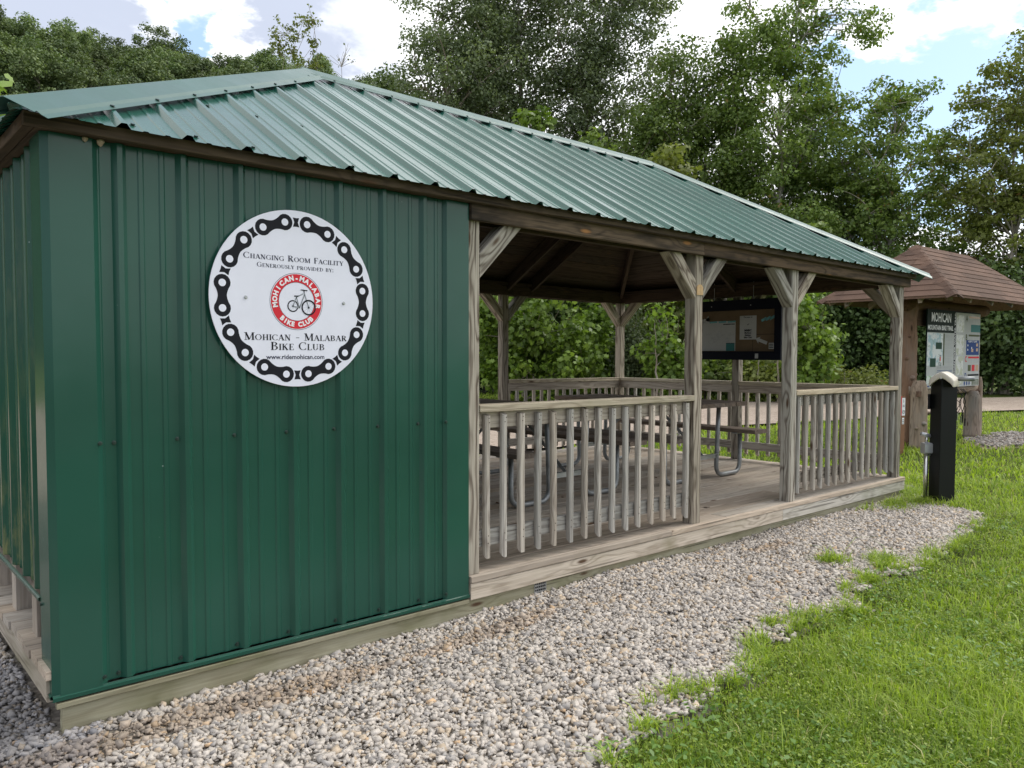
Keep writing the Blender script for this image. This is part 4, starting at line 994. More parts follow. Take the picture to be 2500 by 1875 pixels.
# stones of the gravel bed (nobody could count them)
def stones(x, y, z, size, col):
    nS = len(x)
    ico = np.array([(sx_, sy_, sz_) for sz_ in (-1, 1) for (sx_, sy_) in ((-1, -1), (1, -1), (1, 1), (-1, 1))], float)/1.45
    fc = np.array([(0, 2, 1), (0, 3, 2), (4, 5, 6), (4, 6, 7), (0, 1, 5), (0, 5, 4), (1, 2, 6), (1, 6, 5), (2, 3, 7), (2, 7, 6), (3, 0, 4), (3, 4, 7)])
    V = ico[None]*rng.uniform(.55, 1.25, (nS, 8, 1))+rng.normal(0, .13, (nS, 8, 3))
    V = V*np.stack([rng.uniform(.8, 1.45, nS), rng.uniform(.65, 1.05, nS), rng.uniform(.45, .85, nS)], -1)[:, None]
    a = rng.uniform(0, 2*np.pi, nS); t = rng.normal(0, .38, nS); u = rng.normal(0, .38, nS)
    def rot(V, ang, i, j):
        c, s_ = np.cos(ang)[:, None], np.sin(ang)[:, None]; A, B = V[..., i].copy(), V[..., j].copy(); V[..., i] = c*A-s_*B; V[..., j] = s_*A+c*B
    rot(V, t, 0, 2); rot(V, u, 1, 2); rot(V, a, 0, 1)
    V = V*size[:, None, None]+np.stack([x, y, z], -1)[:, None]
    F = (fc[None]+8*np.arange(nS)[:, None, None]).reshape(-1, 3)
    return V.reshape(-1, 3), F, np.repeat(col, 8, 0)
N = 430000
sx = rng.uniform(-2.4, 8.4, N); sy = rng.uniform(-3.4, 3.0, N)
ok = is_gravel(sx, sy) & ~((sy > -0.008) & (sx > 0.62)) & (sy < 2.6)
sx, sy = sx[ok], sy[ok]
dist = np.hypot(sx, sy+3.17)
keep = rng.uniform(0, 1, len(sx)) < np.where(sy < -2.2, .5, 1)
sx, sy = sx[keep], sy[keep]; ns = len(sx)
drip = np.exp(-((sy+0.26-.05*np.sin(sx*2))/.10)**2)*(sx > .3)*np.clip(value_noise(sx, sy, 1.6, 21)*2.6-1.0, 0, 1)*(sx < 5.2)
k = rng.uniform(0, 1, ns) > drip*.25; sx, sy, drip = sx[k], sy[k], drip[k]; ns = len(sx)
siz = rng.lognormal(np.log(.0100), .36, ns).clip(.0045, .022)
szz = mound(sx, sy)+.006+rng.uniform(-.006, .008, ns)
base = np.array([(.60, .55, .495)])*rng.uniform(.78, 1.06, (ns, 1))
tint = rng.uniform(0, 1, ns)[:, None]
base = np.where(tint < .14, base*np.array([[1.0, .90, .76]]), base); base = np.where(tint > .86, base*np.array([[.72, .74, .78]]), base)
base = np.where((tint > .40) & (tint < .412), base*np.array([[1.05, .82, .58]]), base)
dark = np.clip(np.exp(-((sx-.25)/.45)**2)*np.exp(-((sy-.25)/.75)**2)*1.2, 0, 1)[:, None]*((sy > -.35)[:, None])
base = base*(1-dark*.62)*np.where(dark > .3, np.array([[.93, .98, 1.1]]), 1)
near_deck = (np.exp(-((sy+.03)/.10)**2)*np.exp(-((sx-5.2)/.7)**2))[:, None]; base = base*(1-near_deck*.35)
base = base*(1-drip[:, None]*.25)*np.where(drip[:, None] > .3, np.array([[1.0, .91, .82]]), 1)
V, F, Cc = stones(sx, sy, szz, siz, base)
tag(big_mesh('gravel', V, F, 'stone', col=Cc), 'pale grey and tan crushed stones between the shelter and the lawn', 'gravel', kind='stuff')
# sparse stones on the path by the kiosk
N = 9000; px = rng.uniform(11.5, 18, N); py = rng.uniform(-2, 1.6, N); k = in_poly(px, py, PTH); px, py = px[k], py[k]
cc = np.array([(.42, .39, .36)])*rng.uniform(.6, 1.15, (len(px), 1))
V, F, Cc = stones(px, py, np.full(len(px), .018), rng.uniform(.012, .03, len(px)), cc)
tag(big_mesh('path_gravel', V, F, 'stone', col=Cc), 'grey stones strewn on the path in front of the kiosk', 'gravel', kind='stuff')

# ------------------------------------------------------------------ grass
def blades(x, y, z, h, wd, lean, rnd):
    nB = len(x); a = rng.uniform(0, 2*np.pi, nB); d = np.stack([np.cos(a), np.sin(a), np.zeros(nB)], -1); p = np.stack([-np.sin(a), np.cos(a), np.zeros(nB)], -1)
    o = np.stack([x, y, z], -1); up = np.array([[0, 0, 1.0]])
    l1 = (lean*.35*h)[:, None]*d; l2 = (lean*h)[:, None]*d; w2 = (wd/2)[:, None]*p
    V = np.stack([o-w2, o+w2, o+l1+up*(h*.6)[:, None]-w2*.85, o+l1+up*(h*.6)[:, None]+w2*.85, o+l2+up*(h*(1-.25*lean))[:, None]], 1)
    b = 5*np.arange(nB)[:, None]
    F = np.concatenate([np.stack([b+0, b+1, b+3], -1).reshape(-1, 3), np.stack([b+0, b+3, b+2], -1).reshape(-1, 3), np.stack([b+2, b+3, b+4], -1).reshape(-1, 3)])
    return V.reshape(-1, 3), F, np.repeat(rnd, 5)
def lawn_ok(x, y):
    return ~is_gravel(x, y) & ~is_road(x, y) & ~in_poly(x, y, PTH) & ~((x > 0.55) & (x < 7.93) & (y > -0.04) & (y < W+.05))
def polar(N, r0, r1, az0, az1, pw=2.0):
    r = (rng.uniform(r0**pw, r1**pw, N))**(1/pw); a = np.radians(rng.uniform(az0, az1, N)); return r*np.sin(a), r*np.cos(a)-3.1737, r
parts = []
for (N, r0, r1, a0, a1, hh, ww) in ((170000, 1.7, 4.6, 30, 100, .042, .0036), (150000, 4.4, 10, 20, 96, .045, .0062), (120000, 9.5, 26, -2, 92, .060, .014)):
    x, y, r = polar(N, r0, r1, a0, a1, 1.3); ok = lawn_ok(x, y); x, y = x[ok], y[ok]
    edge = np.where(x < 8.3, np.clip((edge_y(x)+.05-y)/.38, 0, 1), 1.0)
    thin = (value_noise(x, y, 2.5, 31) > .25) | (edge > .6) | (x > 8.3); keep = rng.uniform(0, 1, len(x)) < np.where(thin, .35+.65*edge, .35); x, y = x[keep], y[keep]
    nB = len(x); tall = value_noise(x, y, 2.0, 11)*.7+value_noise(x, y, 9, 12)*.9-.12
    h = hh*rng.lognormal(0, .36, nB)*(.45+tall*.65)*(.55+.45*np.where(x < 8.3, np.clip((edge_y(x)+.05-y)/.38, 0, 1), 1.0)); rn = np.clip(value_noise(x, y, 1.1, 13)*.45+value_noise(x, y, 6, 15)*.35+value_noise(x, y, 18, 14)*.3+rng.normal(-.08, .2, nB), 0, .91); rn[rng.uniform(0, 1, nB) < .035] = .99
    parts.append(blades(x, y, np.full(nB, -.014)+mound(x, y)*(y > -1.5)*(x < 8.5), h, ww*rng.uniform(.6, 1.4, nB), rng.uniform(.2, 1.35, nB), rn))
# tufts: in the gravel, at the posts of kiosk, round the repair stand
tufts = [(4.96, -.757, .09, 500), (5.22, -.97, .10, 600), (7.62, -.28, .14, 600), (7.2, -.25, .16, 300), (6.9, -.09, .12, 120), (7.85, -.05, .12, 700), (7.75, -.38, .28, 1000), (8.05, .0, .25, 1500), (7.4, -.12, .18, 700), (11.9, 1.3, .35, 1500), (12.4, 1.25, .3, 900), (14.4, 1.5, .25, 700)]
for _ in range(95):
    q_ = random.uniform(1.9, 7.7); tufts.append((q_, float(edge_y(q_))+random.uniform(-.06, .09), random.uniform(.02, .055), random.randint(18, 70)))
for (tx_, ty_, tr_, tn_) in tufts:
    x = rng.normal(tx_, tr_*.6, tn_); y = rng.normal(ty_, tr_*.45, tn_); k = ~((x > .55) & (x < 7.95) & (y > -.06)); x, y = x[k], y[k]; nB = len(x)
    parts.append(blades(x, y, mound(x, y)+.004, .045*rng.lognormal(0, .4, nB), rng.uniform(.003, .006, nB), rng.uniform(.3, 1.7, nB), rng.uniform(.1, .98, nB)))
V = np.concatenate([p[0] for p in parts]); off = np.cumsum([0]+[len(p[0]) for p in parts[:-1]]); F = np.concatenate([p[1]+o_ for p, o_ in zip(parts, off)]); rn = np.concatenate([p[2] for p in parts])
tag(big_mesh('grass', V, F, 'grass_blade', rnd=rn), 'bright green mown grass of the lawn beside the gravel', 'grass', kind='stuff')

# leaves: generic leaf faces -------------------------------------------------
def leaf_faces(Cn, size, nrm, shape='kite'):
    """Cn (n,3) centres, size (n,), nrm (n,3) leaf normals; returns V,F"""
    nL_ = len(Cn); nrm = nrm/np.linalg.norm(nrm, axis=1, keepdims=True)
    r = rng.normal(size=(nL_, 3)); a = np.cross(nrm, r); a /= np.linalg.norm(a, axis=1, keepdims=True)+1e-9; b_ = np.cross(nrm, a)
    if shape == 'kite': uv = [(-.5, 0, 0), (0, -.36, .10), (.55, 0, -.05), (0, .36, .10)]; fc = [(0, 1, 2, 3)]
    elif shape == 'star': uv = [(-.5, 0, 0), (-.28, -.42, .05), (.05, -.28, .06), (.22, -.5, -.03), (.3, -.15, .03), (.62, 0, -.08), (.3, .15, .03), (.22, .5, -.03), (.05, .28, .06), (-.28, .42, .05)]; fc = [tuple(range(10))]
    else: uv = [(-.5, -.18, 0), (.0, -.30, .08), (.5, -.08, 0), (.5, .08, 0), (0, .30, .08), (-.5, .18, 0)]; fc = [(0, 1, 2, 3, 4, 5)]
    V = np.stack([Cn+(a*u+b_*v+nrm*w_)*size[:, None] for (u, v, w_) in uv], 1); k = len(uv)
    F = (np.array(fc)[None]+k*np.arange(nL_)[:, None, None]).reshape(-1, len(fc[0]))
    return V.reshape(-1, 3), F, k
# low broad weeds mixed into the lawn and along its edge
x, y, r = polar(26000, 1.8, 7.5, 30, 98, 1.2); ed = edge_y(x)
ok = (lawn_ok(x, y) & (value_noise(x, y, 1.7, 17) > .42)); ok |= (np.abs(y-ed) < .10) & (value_noise(x, y, 5, 18) > .62) & (x < 8)
x, y = x[ok], y[ok]; nL2 = len(x)
nr = np.stack([rng.normal(0, .45, nL2), rng.normal(0, .45, nL2), np.ones(nL2)], -1)
V, F, k = leaf_faces(np.stack([x, y, mound(x, y)*(x < 8.4)+rng.uniform(.010, .040, nL2)], -1), rng.uniform(.012, .028, nL2), nr, 'round')
xs_, ys_, r_s = polar(150000, 1.7, 8.0, 30, 99, 1.3); kp_ = lawn_ok(xs_, ys_) & (value_noise(xs_, ys_, 3.1, 61)*.6+value_noise(xs_, ys_, 10, 62)*.5 > .45); xs_, ys_ = xs_[kp_], ys_[kp_]; nS2 = len(xs_)
V2, F2, k2 = leaf_faces(np.stack([xs_, ys_, rng.uniform(.008, .040, nS2)], -1), rng.uniform(.007, .016, nS2), np.stack([rng.normal(0, .6, nS2), rng.normal(0, .6, nS2), np.ones(nS2)], -1), 'kite')
tag(big_mesh('clover', V2, F2, 'clover_leaf', rnd=np.repeat(rng.uniform(0, 1, nS2), k2)), 'tiny clover leaves spread through the mown lawn', 'clover', kind='stuff')
tag(big_mesh('weeds', V, F, 'weed_leaf', rnd=np.repeat(rng.uniform(0, 1, nL2), k)), 'low broad leaved weeds mixed through the lawn and its edge', 'weeds', kind='stuff')

# ------------------------------------------------------------------ brown marker post beside the shelter
mk = empty('marker_post', (11.25, 1.36, 0), R_(-20)); tag(mk, 'flat brown marker post with red and white stickers between shelter and kiosk', 'marker post')
b = MB(); b.box(-.05, .05, -.008, .008, -.02, .80, ch=0.002); b.build('post', 'marker_brown', mk)
pm = Panel((0, -.0085, 0), (1, 0, 0), (0, 0, 1), (0, -1, 0))
pm.rect('r', -.049, .52, -.012, .79, .001); pm.rect('w', -.012, .52, .048, .765, .001); pm.rect('w', -.005, .40, .035, .49, .001)
pm.ring('k', .018, .57, .020, .026, .002, 20); pm.line('k', .0, .555, .036, .585, .004, .002); pm.line('k', .008, .56, .018, .58, .006, .002)
pm.rect('k', .015, .70, .021, .745, .002)
for q in range(2): pm.rect('k', .0, .64+q*.02, .036, .648+q*.02, .002)
for q in range(3): pm.rect('k', .0, .412+q*.022, .03, .420+q*.022, .002)
pm.build('r', 'red_sticker', 'print_red', mk); a = pm.build('w', 'white_sticker', 'print_white', mk); pm.build('k', 'sticker_symbols', 'print_black', a)

# ------------------------------------------------------------------ log kiosk
KR = R_(-1.7); KO = (13.45, 1.58, 0)
kk = empty('trail_kiosk', KO, KR); tag(kk, 'log trail kiosk with brown shingled hip roof and printed trail panels', 'kiosk')
def logpost(x, y, z0, z1, r, nm='log_post', mt='log_bark', tilt=(0, 0), kn=()):
    b = MB(); nz_ = 16; P = []
    for i in range(nz_+1):
        t = i/nz_; z = z0+(z1-z0)*t; P.append((x+tilt[0]*t+.006*math.sin(7*t), y+tilt[1]*t+.005*math.cos(5*t), z))
    rad = [r*(1.14-.20*i/nz_+.05*math.sin(i*1.7)+(.10 if i == 0 else 0)) for i in range(nz_+1)]
    b.tube(P, rad, 14, wob=.045)
    for (z, a, s_) in kn:
        c = Vector((x+r*math.cos(a), y+r*math.sin(a), z)); b.tube([c-Vector((math.cos(a), math.sin(a), 0))*.04, c+Vector((math.cos(a)*.035, math.sin(a)*.035, .012))], [s_*1.6, s_*.7], 7)
    return b.build(nm, mt, kk, smooth=True)
logpost(-1.36, 0, 0, 2.16, .107, mt='log_brown', kn=((1.02, -2.2, .04), (1.06, -.5, .032), (1.3, 3.3, .03), (1.62, -2.7, .02), (.62, -1.0, .03)))
logpost(1.07, 0.0, 0, 2.16, .092, mt='log_red', kn=((.75, -1.6, .02),))
def bollard(x, y, h, r, mt='log_bark', kn=()):
    b = MB(); prof_ = [(0, 1.12), (.06, 1.04), (.3, 1.0), (h-.16, .96), (h-.10, .95), (h-.012, .66), (h, .60)]
    pts = [(x, y, z) for z, _ in prof_]; b.tube(pts, [r*q for _, q in prof_], 12, wob=.025)
    for (z, a, s_) in kn:
        c = Vector((x+r*math.cos(a), y+r*math.sin(a), z)); b.tube([c-Vector((math.cos(a), math.sin(a), 0))*.04, c+Vector((math.cos(a)*.04, math.sin(a)*.04, .01))], [s_*1.7, s_*.6], 7)
    return b.build('stub_log', mt, kk, smooth=True)
bollard(-1.50, -.22, .99, .118, kn=((.73, -.5, .03), (.37, -2.1, .03), (.52, -1.2, .022), (.30, 3.3, .02)))
bollard(.82, -.10, .77, .125)
bollard(1.20, -.06, .995, .055)
for (x0, x1, z, r, nm) in ((-1.45, 1.06, .825, .085, 'cross_log'), (-1.5, 1.5, 2.10, .10, 'header_log')):
    b = MB(); nn = 14; b.tube([(x0+(x1-x0)*i/nn, -.02 if z < 1 else 0, z+.006*math.sin(i)) for i in range(nn+1)], [r*(1+.07*math.sin(i*2.1)) for i in range(nn+1)], 12, wob=.02); b.build(nm, 'log_bark' if z < 1 else 'log_red', kk, smooth=True)
b = MB(); b.box(-1.20, 1.02, -.05, .03, 1.80, 2.06); b.build('header_board', 'log_red', kk)
b = MB(); b.box(-1.68, -1.40, -.29, -.25, .76, .84); b.build('side_rail', 'log_red', kk)
# roof
RX0, RX1, RY0, RY1 = -2.06, 2.12, -.90, 1.07; RZ, RT = 2.165, 3.01; ym = (RY0+RY1)/2; rx0, rx1 = -.98, .98
def shingles(c0, c1, a0, a1, nm):
    c0, c1, a0, a1 = map(Vector, (c0, c1, a0, a1)); ax = c1-c0; L = ax.length; ax.normalize(); ta0 = (a0-c0).dot(ax); ta1 = (a1-c0).dot(ax)
    full = a0-(c0+ax*ta0); run = full.length; up = full.normalized(); nr_ = ax.cross(up).normalized()
    if nr_.z < 0: nr_ = -nr_
    b = MB(); nc = 10; st_ = run/nc
    for i in range(nc):
        s, s2 = i*st_, (i+1)*st_
        e0, e1 = ta0*s/run, L-(L-ta1)*s/run; f0, f1 = ta0*s2/run, L-(L-ta1)*s2/run
        t = e0; off = (i*.37) % 1*.9
        cuts = [e0]+[q for q in np.arange(off, L, .92) if e0+.1 < q < e1-.1]+[e1]
        for q in range(len(cuts)-1):
            u0, u1 = cuts[q], cuts[q+1]; v0 = f0 if q == 0 else u0; v1 = f1 if q == len(cuts)-2 else u1
            v0 = min(max(v0, f0), f1); v1 = min(max(v1, f0), f1)
            P = [c0+ax*(u0+.003)+up*s+nr_*.010, c0+ax*(u1-.003)+up*s+nr_*.010, c0+ax*(v1-.003)+up*(s2+.004)+nr_*.002, c0+ax*(v0+.003)+up*(s2+.004)+nr_*.002, c0+ax*u0+up*s-nr_*.004, c0+ax*u1+up*s-nr_*.004]
            b.poly(P, [[0, 1, 2, 3], [4, 5, 1, 0]])
    return b.build(nm, 'shingle', kk, fix=False)
c1_, c2_, c3_, c4_ = (RX0, RY0, RZ), (RX1, RY0, RZ), (RX1, RY1, RZ), (RX0, RY1, RZ); r1_, r2_ = (rx0, ym, RT), (rx1, ym, RT)
shingles(c1_, c2_, r1_, r2_, 'roof'); shingles(c2_, c3_, (rx1, ym-.001, RT), (rx1, ym+.001, RT), 'roof'); shingles(c3_, c4_, r2_, r1_, 'roof'); shingles(c4_, c1_, (rx0, ym+.001, RT), (rx0, ym-.001, RT), 'roof')
b = MB(); ins = .02
b.poly([(RX0, RY0, RZ-.005), (RX1, RY0, RZ-.005), (RX1, RY1, RZ-.005), (RX0, RY1, RZ-.005), (rx0, ym, RT-.02), (rx1, ym, RT-.02), (RX0, RY0, RZ-.03), (RX1, RY0, RZ-.03), (RX1, RY1, RZ-.03), (RX0, RY1, RZ-.03), (rx0, ym, RT-.045), (rx1, ym, RT-.045)],
       [[0, 1, 5, 4], [1, 2, 5], [2, 3, 4, 5], [3, 0, 4], [6, 7, 11, 10], [7, 8, 11], [8, 9, 10, 11], [9, 6, 10], [0, 1, 7, 6], [1, 2, 8, 7], [2, 3, 9, 8], [3, 0, 6, 9]])
b.build('roof_deck', 'log_red', kk)
def capline(p0, p1, n1, n2, nm):
    p0, p1 = Vector(p0), Vector(p1); d = p1-p0; L = d.length; d.normalize(); n1 = Vector(n1).normalized(); n2 = Vector(n2).normalized(); up = (n1+n2).normalized(); b = MB()
    s1 = d.cross(n1).normalized(); s2 = -d.cross(n2).normalized()
    if s1.dot(n2) > 0: s1 = -s1
    if s2.dot(n1) > 0: s2 = -s2
    k_ = int(L/.135); stp = L/k_
    for i in range(k_):
        a = p0+d*(i*stp)+up*.017; c = p0+d*((i+1)*stp+.01)+up*.012
        P = [a+s1*.13-up*0.0+n1*-.012, a+s1*.02, a+s2*.02, a+s2*.13+n2*-.012, c+s1*.13+n1*-.006, c+s1*.02, c+s2*.02, c+s2*.13+n2*-.006]
        P += [q-up*.014 for q in P[:4]]
        b.poly(P, [[0, 1, 5, 4], [1, 2, 6, 5], [2, 3, 7, 6], [8, 9, 1, 0], [9, 10, 2, 1], [10, 11, 3, 2]])
    return b.build(nm, 'shingle', kk, fix=False)
kF = (0, -(RT-RZ), ym-RY0); kB = (0, RT-RZ, ym-RY0); kL = (-(RT-RZ), 0, rx0-RX0); kRn = ((RT-RZ), 0, rx0-RX0)
capline(c1_, r1_, kF, kL, 'hip_shingles'); capline(c2_, r2_, kF, kRn, 'hip_shingles'); capline(c4_, r1_, kB, kL, 'hip_shingles'); capline(c3_, r2_, kB, kRn, 'hip_shingles'); capline(r2_, r1_, kF, kB, 'ridge_shingles')
for (x, y, dx, dy) in [(q, RY0, 0, 1) for q in (-1.35, -.55, .25, 1.05, 1.8)]+[(q, RY1, 0, -1) for q in (-1.35, -.55, .25, 1.05)]+[(RX0, q, 1, 0) for q in (-.4, .12, .65)]:
    b = MB(); sl = (RT-RZ)/(rx0-RX0 if dx else ym-RY0)
    p0 = Vector((x+dx*.07, y+dy*.07, RZ+sl*.07-.085)); p1 = Vector((x+dx*.5, y+dy*.5, RZ+sl*.5-.085)); b.prism(p0, p1, .055, .10, (0, 0, 1), .002, cut0=(0, .5)); b.build('rafter', 'log_bark', kk)
for (cx, cy, sx_, sy_) in ((RX0, RY0, 1, 1), (RX0, RY1, 1, -1), (RX1, RY0, -1, 1)):
    b = MB(); b.prism((cx+sx_*.12, cy+sy_*.12, RZ-.02), (cx+sx_*.8, cy+sy_*.8, RZ+.48), .07, .10, (0, 0, 1), .002); b.build('rafter', 'log_bark', kk)
# printed panels on the kiosk
px0, px1, pz0, pz1 = -1.10, 0.93, .86, 2.045
b = MB(); b.box(px0, px1, -.145, -.125, pz0, pz1); b.build('backing_panel', 'print_darkgreen', kk)
KS = (px1-px0)/(1.20-px0); kp = Panel((px0*(1-KS), -.146, 0), (KS, 0, 0), (0, 0, 1), (0, -1, 0))
SPL = 0.02; SPR = .085
kp.rect('pap', px0, pz0, SPL-.005, 1.70, .001)
kp.text('wt1', 'MOHICAN', -.54, 1.865, .19, .002, .004, width=.80); kp.text('wt2', 'MOUNTAIN BIKE TRAIL', -.56, 1.74, .10, .002, .002, width=1.04)
kp.rect('mapb', px0, 1.20, -.46, 1.69, .002); kp.rect('olv', -.44, 1.20, -.395, 1.69, .003); kp.rect('grn', -.75, 1.45, -.50, 1.55, .003); kp.rect('grn', -.97, 1.18, -.74, 1.31, .0032)
random.seed(11)
for q in range(22):
    if q in (5, 11, 17): continue
    kp.rect('gry', -.36, 1.66-q*.0200, random.uniform(-.12, -.02), 1.6645-q*.0200, .003)
kp.rect('pap', -.70, 1.06, -.01, 1.19, .0034); kp.text('gry', 'MAIN MOUNTAIN BIKE LOOP', -.36, 1.15, .055, .004, .0005, width=.62)
for q in range(3): kp.rect('blu', -.67, 1.075+q*.022, [-.25, -.06, -.04][q], 1.083+q*.022, .004)
kp.rect('mapt', px0, .93, -.34, 1.05, .003); kp.rect('gry', -.32, .94, -.19, 1.03, .003); kp.rect('gry', -.17, .94, -.03, 1.03, .003)
for q in range(4): kp.rect('blu', -1.06+q*.26, .88, -.96+q*.26, .90, .004)
# a red-clad rider in the print
kp.disc('red', -.56, 1.30, .022, .0045, 12, .04); kp.disc('blk', -.565, 1.35, .014, .0046, 10); kp.ring('blk', -.60, 1.225, .018, .026, .0044, 14); kp.ring('blk', -.53, 1.222, .018, .026, .0044, 14)
# upright black band with its words
for i, ch in enumerate('MOHICAN RIVER WATER TRAIL'):
    pass
kp.rect('blk', SPL, pz0, SPR, pz1, .001); kp.text('wt3', 'MOHICAN RIVER WATER TRAIL', SPL+.048, (pz0+pz1)/2, .062, .002, .0012, width=1.15, rot=math.pi/2)
kp.rect('pap', SPR, pz0, 1.20, pz1-.02, .001)
for (z0_, z1_) in ((1.72, 1.99), (1.36, 1.68), (1.04, 1.34), (.90, 1.02)): kp.rect('mapw', SPR+.03, z0_, .44, z1_, .002)
for (ch, z_, ky) in (('A', 1.90, 'olv'), ('B', 1.60, 'olv'), ('C', 1.25, 'red'), ('D', .98, 'blu')): kp.text(ky, ch, .56, z_, .13, .003, .003)
kp.rect('tan', .66, 1.95, 1.18, 1.985, .002); kp.rect('tel', .76, 1.73, 1.20, 1.85, .002); kp.rect('olv', .66, 1.66, 1.18, 1.69, .002)
kp.rect('bluP', .56, 1.36, 1.16, 1.60, .002); kp.text('wt', 'KEEP IT SAFE', .86, 1.565, .04, .003, .0005, width=.4)
for (a_, c_, ky) in ((.62, 1.50, 'wt'), (.62, 1.43, 'wt'), (.80, 1.46, 'wt'), (.80, 1.41, 'tan'), (1.02, 1.50, 'tan'), (1.02, 1.42, 'tan')): kp.rect(ky, a_, c_, a_+(.09 if ky == 'tan' else .03), c_+(.05 if ky == 'tan' else .03), .003)
kp.rect('red', .66, 1.305, 1.18, 1.335, .002)
for j, ky in enumerate(('olv', 'red', 'tan')): kp.rect(ky, .66+j*.18, 1.10, .80+j*.18, 1.20, .002)
kp.rect('blk', .66, 1.02, 1.18, 1.05, .002)
for (z_, n_) in ((1.92, 3), (1.63, 2), (1.28, 3), (1.0, 3)):
    for q in range(n_): kp.rect('gry', .66, z_-q*.02, .86, z_+.005-q*.02, .002); kp.rect('gry', .92, z_-q*.02, 1.16, z_+.005-q*.02, .002)
kp.rect('olv', .86, .87, 1.18, .96, .002)
for q in range(4): kp.rect('pap', .89, .878+q*.02, 1.15, .886+q*.02, .003)
for q in range(3): kp.disc('blu', .52+q*.11, .905, .03, .002, 14, .035)
for ky, nm_, m_ in (('mapb', 'map_print', 'map_blue'), ('mapt', 'map_print', 'map_trail'), ('mapw', 'map_print', 'map_water'), ('pap', 'paper_panel', 'paper'), ('wt', 'white_lettering', 'print_white'), ('wt1', 'panel_heading', 'print_white'), ('wt2', 'panel_heading', 'print_white'), ('wt3', 'band_lettering', 'print_white'), ('olv', 'olive_print', 'print_olive'), ('grn', 'green_print', 'print_green'),
                    ('gry', 'small_text_lines', 'print_grey'), ('blu', 'blue_marks', 'print_blue'), ('bluP', 'blue_box', 'print_blue'), ('red', 'red_print', 'print_red'), ('blk', 'black_band', 'print_black'), ('tan', 'tan_print', 'print_tan'), ('tel', 'teal_print', 'print_teal')):
    kp.build(ky, nm_, m_, kk)

# ------------------------------------------------------------------ bicycle repair stand and pump
rs = empty('repair_stand', (7.79, -.405, 0), R_(-35.5)); tag(rs, 'black square bicycle repair stand with beige cap at the shelter corner', 'repair stand')
# local axes: near corner points towards the camera; column square, ridge of the cap on the diagonal
h2 = .079; HT = 1.075; HP = 1.175
b = MB(); b.poly([(-h2, -h2, 0), (h2, -h2, 0), (h2, h2, 0), (-h2, h2, 0), (-h2, -h2, HP), (h2, -h2, HT), (h2, h2, HP), (-h2, h2, HT)], [[0, 1, 5, 4], [1, 2, 6, 5], [2, 3, 7, 6], [3, 0, 4, 7], [4, 5, 6], [4, 6, 7], [0, 3, 2, 1]])
o = b.build('column', 'black_paint', rs); bv = o.modifiers.new('b', 'BEVEL'); bv.width = .006; bv.segments = 2
b = MB(); b.box(-.11, .11, -.11, .11, 0.0, .012); b.build('base_plate', 'black_paint', rs)
# cap: bent plate whose ridge runs along the diagonal
dg = Vector((1, 1, 0)).normalized(); cr = Vector((1, -1, 0)).normalized(); b = MB(); P = []; prof_ = []
hw = .103; sl = (HP-HT)/(h2*math.sqrt(2))
for i in range(13):
    t = -1+2*i/12; xx = t*hw; zz = HP+.012-sl*math.sqrt(xx*xx+.030**2)+sl*.030*.6+ (0.034 if abs(t) < .99 else 0.022); prof_.append((xx, zz))
for (yy, sc_) in ((-.140, .93), (-.130, 1), (.130, 1), (.140, .93)):
    for (xx, zz) in prof_: P.append(cr*(xx*sc_)+dg*yy+Vector((0, 0, zz-(.006 if sc_ < 1 else 0))))
for (yy, sc_) in ((-.140, .93), (-.130, 1), (.130, 1), (.140, .93)):
    for (xx, zz) in prof_: P.append(cr*(xx*sc_*1.0)+dg*yy+Vector((0, 0, zz-.058)))
F = []
for r_ in range(3):
    for i in range(12):
        F.append([r_*13+i, r_*13+i+1, (r_+1)*13+i+1, (r_+1)*13+i]); F.append([52+r_*13+i, 52+(r_+1)*13+i, 52+(r_+1)*13+i+1, 52+r_*13+i+1])
for i in range(12): F.append([i, 52+i, 52+i+1, i+1]); F.append([39+i, 39+i+1, 52+39+i+1, 52+39+i])
for r_ in range(3): F.append([r_*13, (r_+1)*13, 52+(r_+1)*13, 52+r_*13]); F.append([r_*13+12, 52+r_*13+12, 52+(r_+1)*13+12, (r_+1)*13+12])
b.poly(P, F)
o = b.build('cap', 'beige_cap', rs, smooth=True); bv = o.modifiers.new('b', 'BEVEL'); bv.width = .008; bv.segments = 2; bv.limit_method = 'ANGLE'
b = MB(); c = -dg*.138+Vector((0, 0, HP-.018)); b.tube([c, c-dg*.012], .010, 10); b.build('cap_bolt', 'steel', rs)
for sg in (1,):
    b = MB(); c = cr*.10+dg*.10+Vector((0, 0, HT+.07)); b.tube([c, c+cr*.13], .022, 10); b.build('hanger_arm', 'pipe_metal', rs, smooth=True)
    b = MB(); c2 = cr*.02+dg*.12+Vector((0, 0, HT+.07)); b.tube([c2, c2+cr*.1+Vector((0, 0, .0))], .008, 6); b.build('hanger_arm', 'steel', rs)
random.seed(9)
for i in range(5):
    c = cr*(.115+.012*i)+dg*(.02+.012*i)+Vector((0, 0, HT-.02)); pts = [c-cr*.02]
    for j in range(6): pts.append(c+Vector((random.uniform(-.02, .02), random.uniform(-.02, .02), -.03-.035*j*(1+.1*i))))
    b = MB(); b.tube(pts, .0035, 5); b.build('tool_cable', 'black_matte', rs)
    e = pts[-1]; b = MB(); b.tube([e, e+Vector((0, 0, -.07))], [.008, .005], 6); b.build('tool', 'steel' if i % 2 else 'black_matte', rs)
b = MB(); c = -cr*.115+dg*0.0; b.box(-.008, .008, -.05, .05, .86, 1.0); o = b.build('side_plate', 'black_matte', rs); o.location = (c.x, c.y, 0); o.rotation_euler = (0, 0, R_(-45))
b = MB()
for q in (-.022, 0, .022): b.tube([(h2+.0002, q, .46), (h2+.0012, q, .46)], .0035, 8)
b.build('vent_holes', 'rubber', rs)
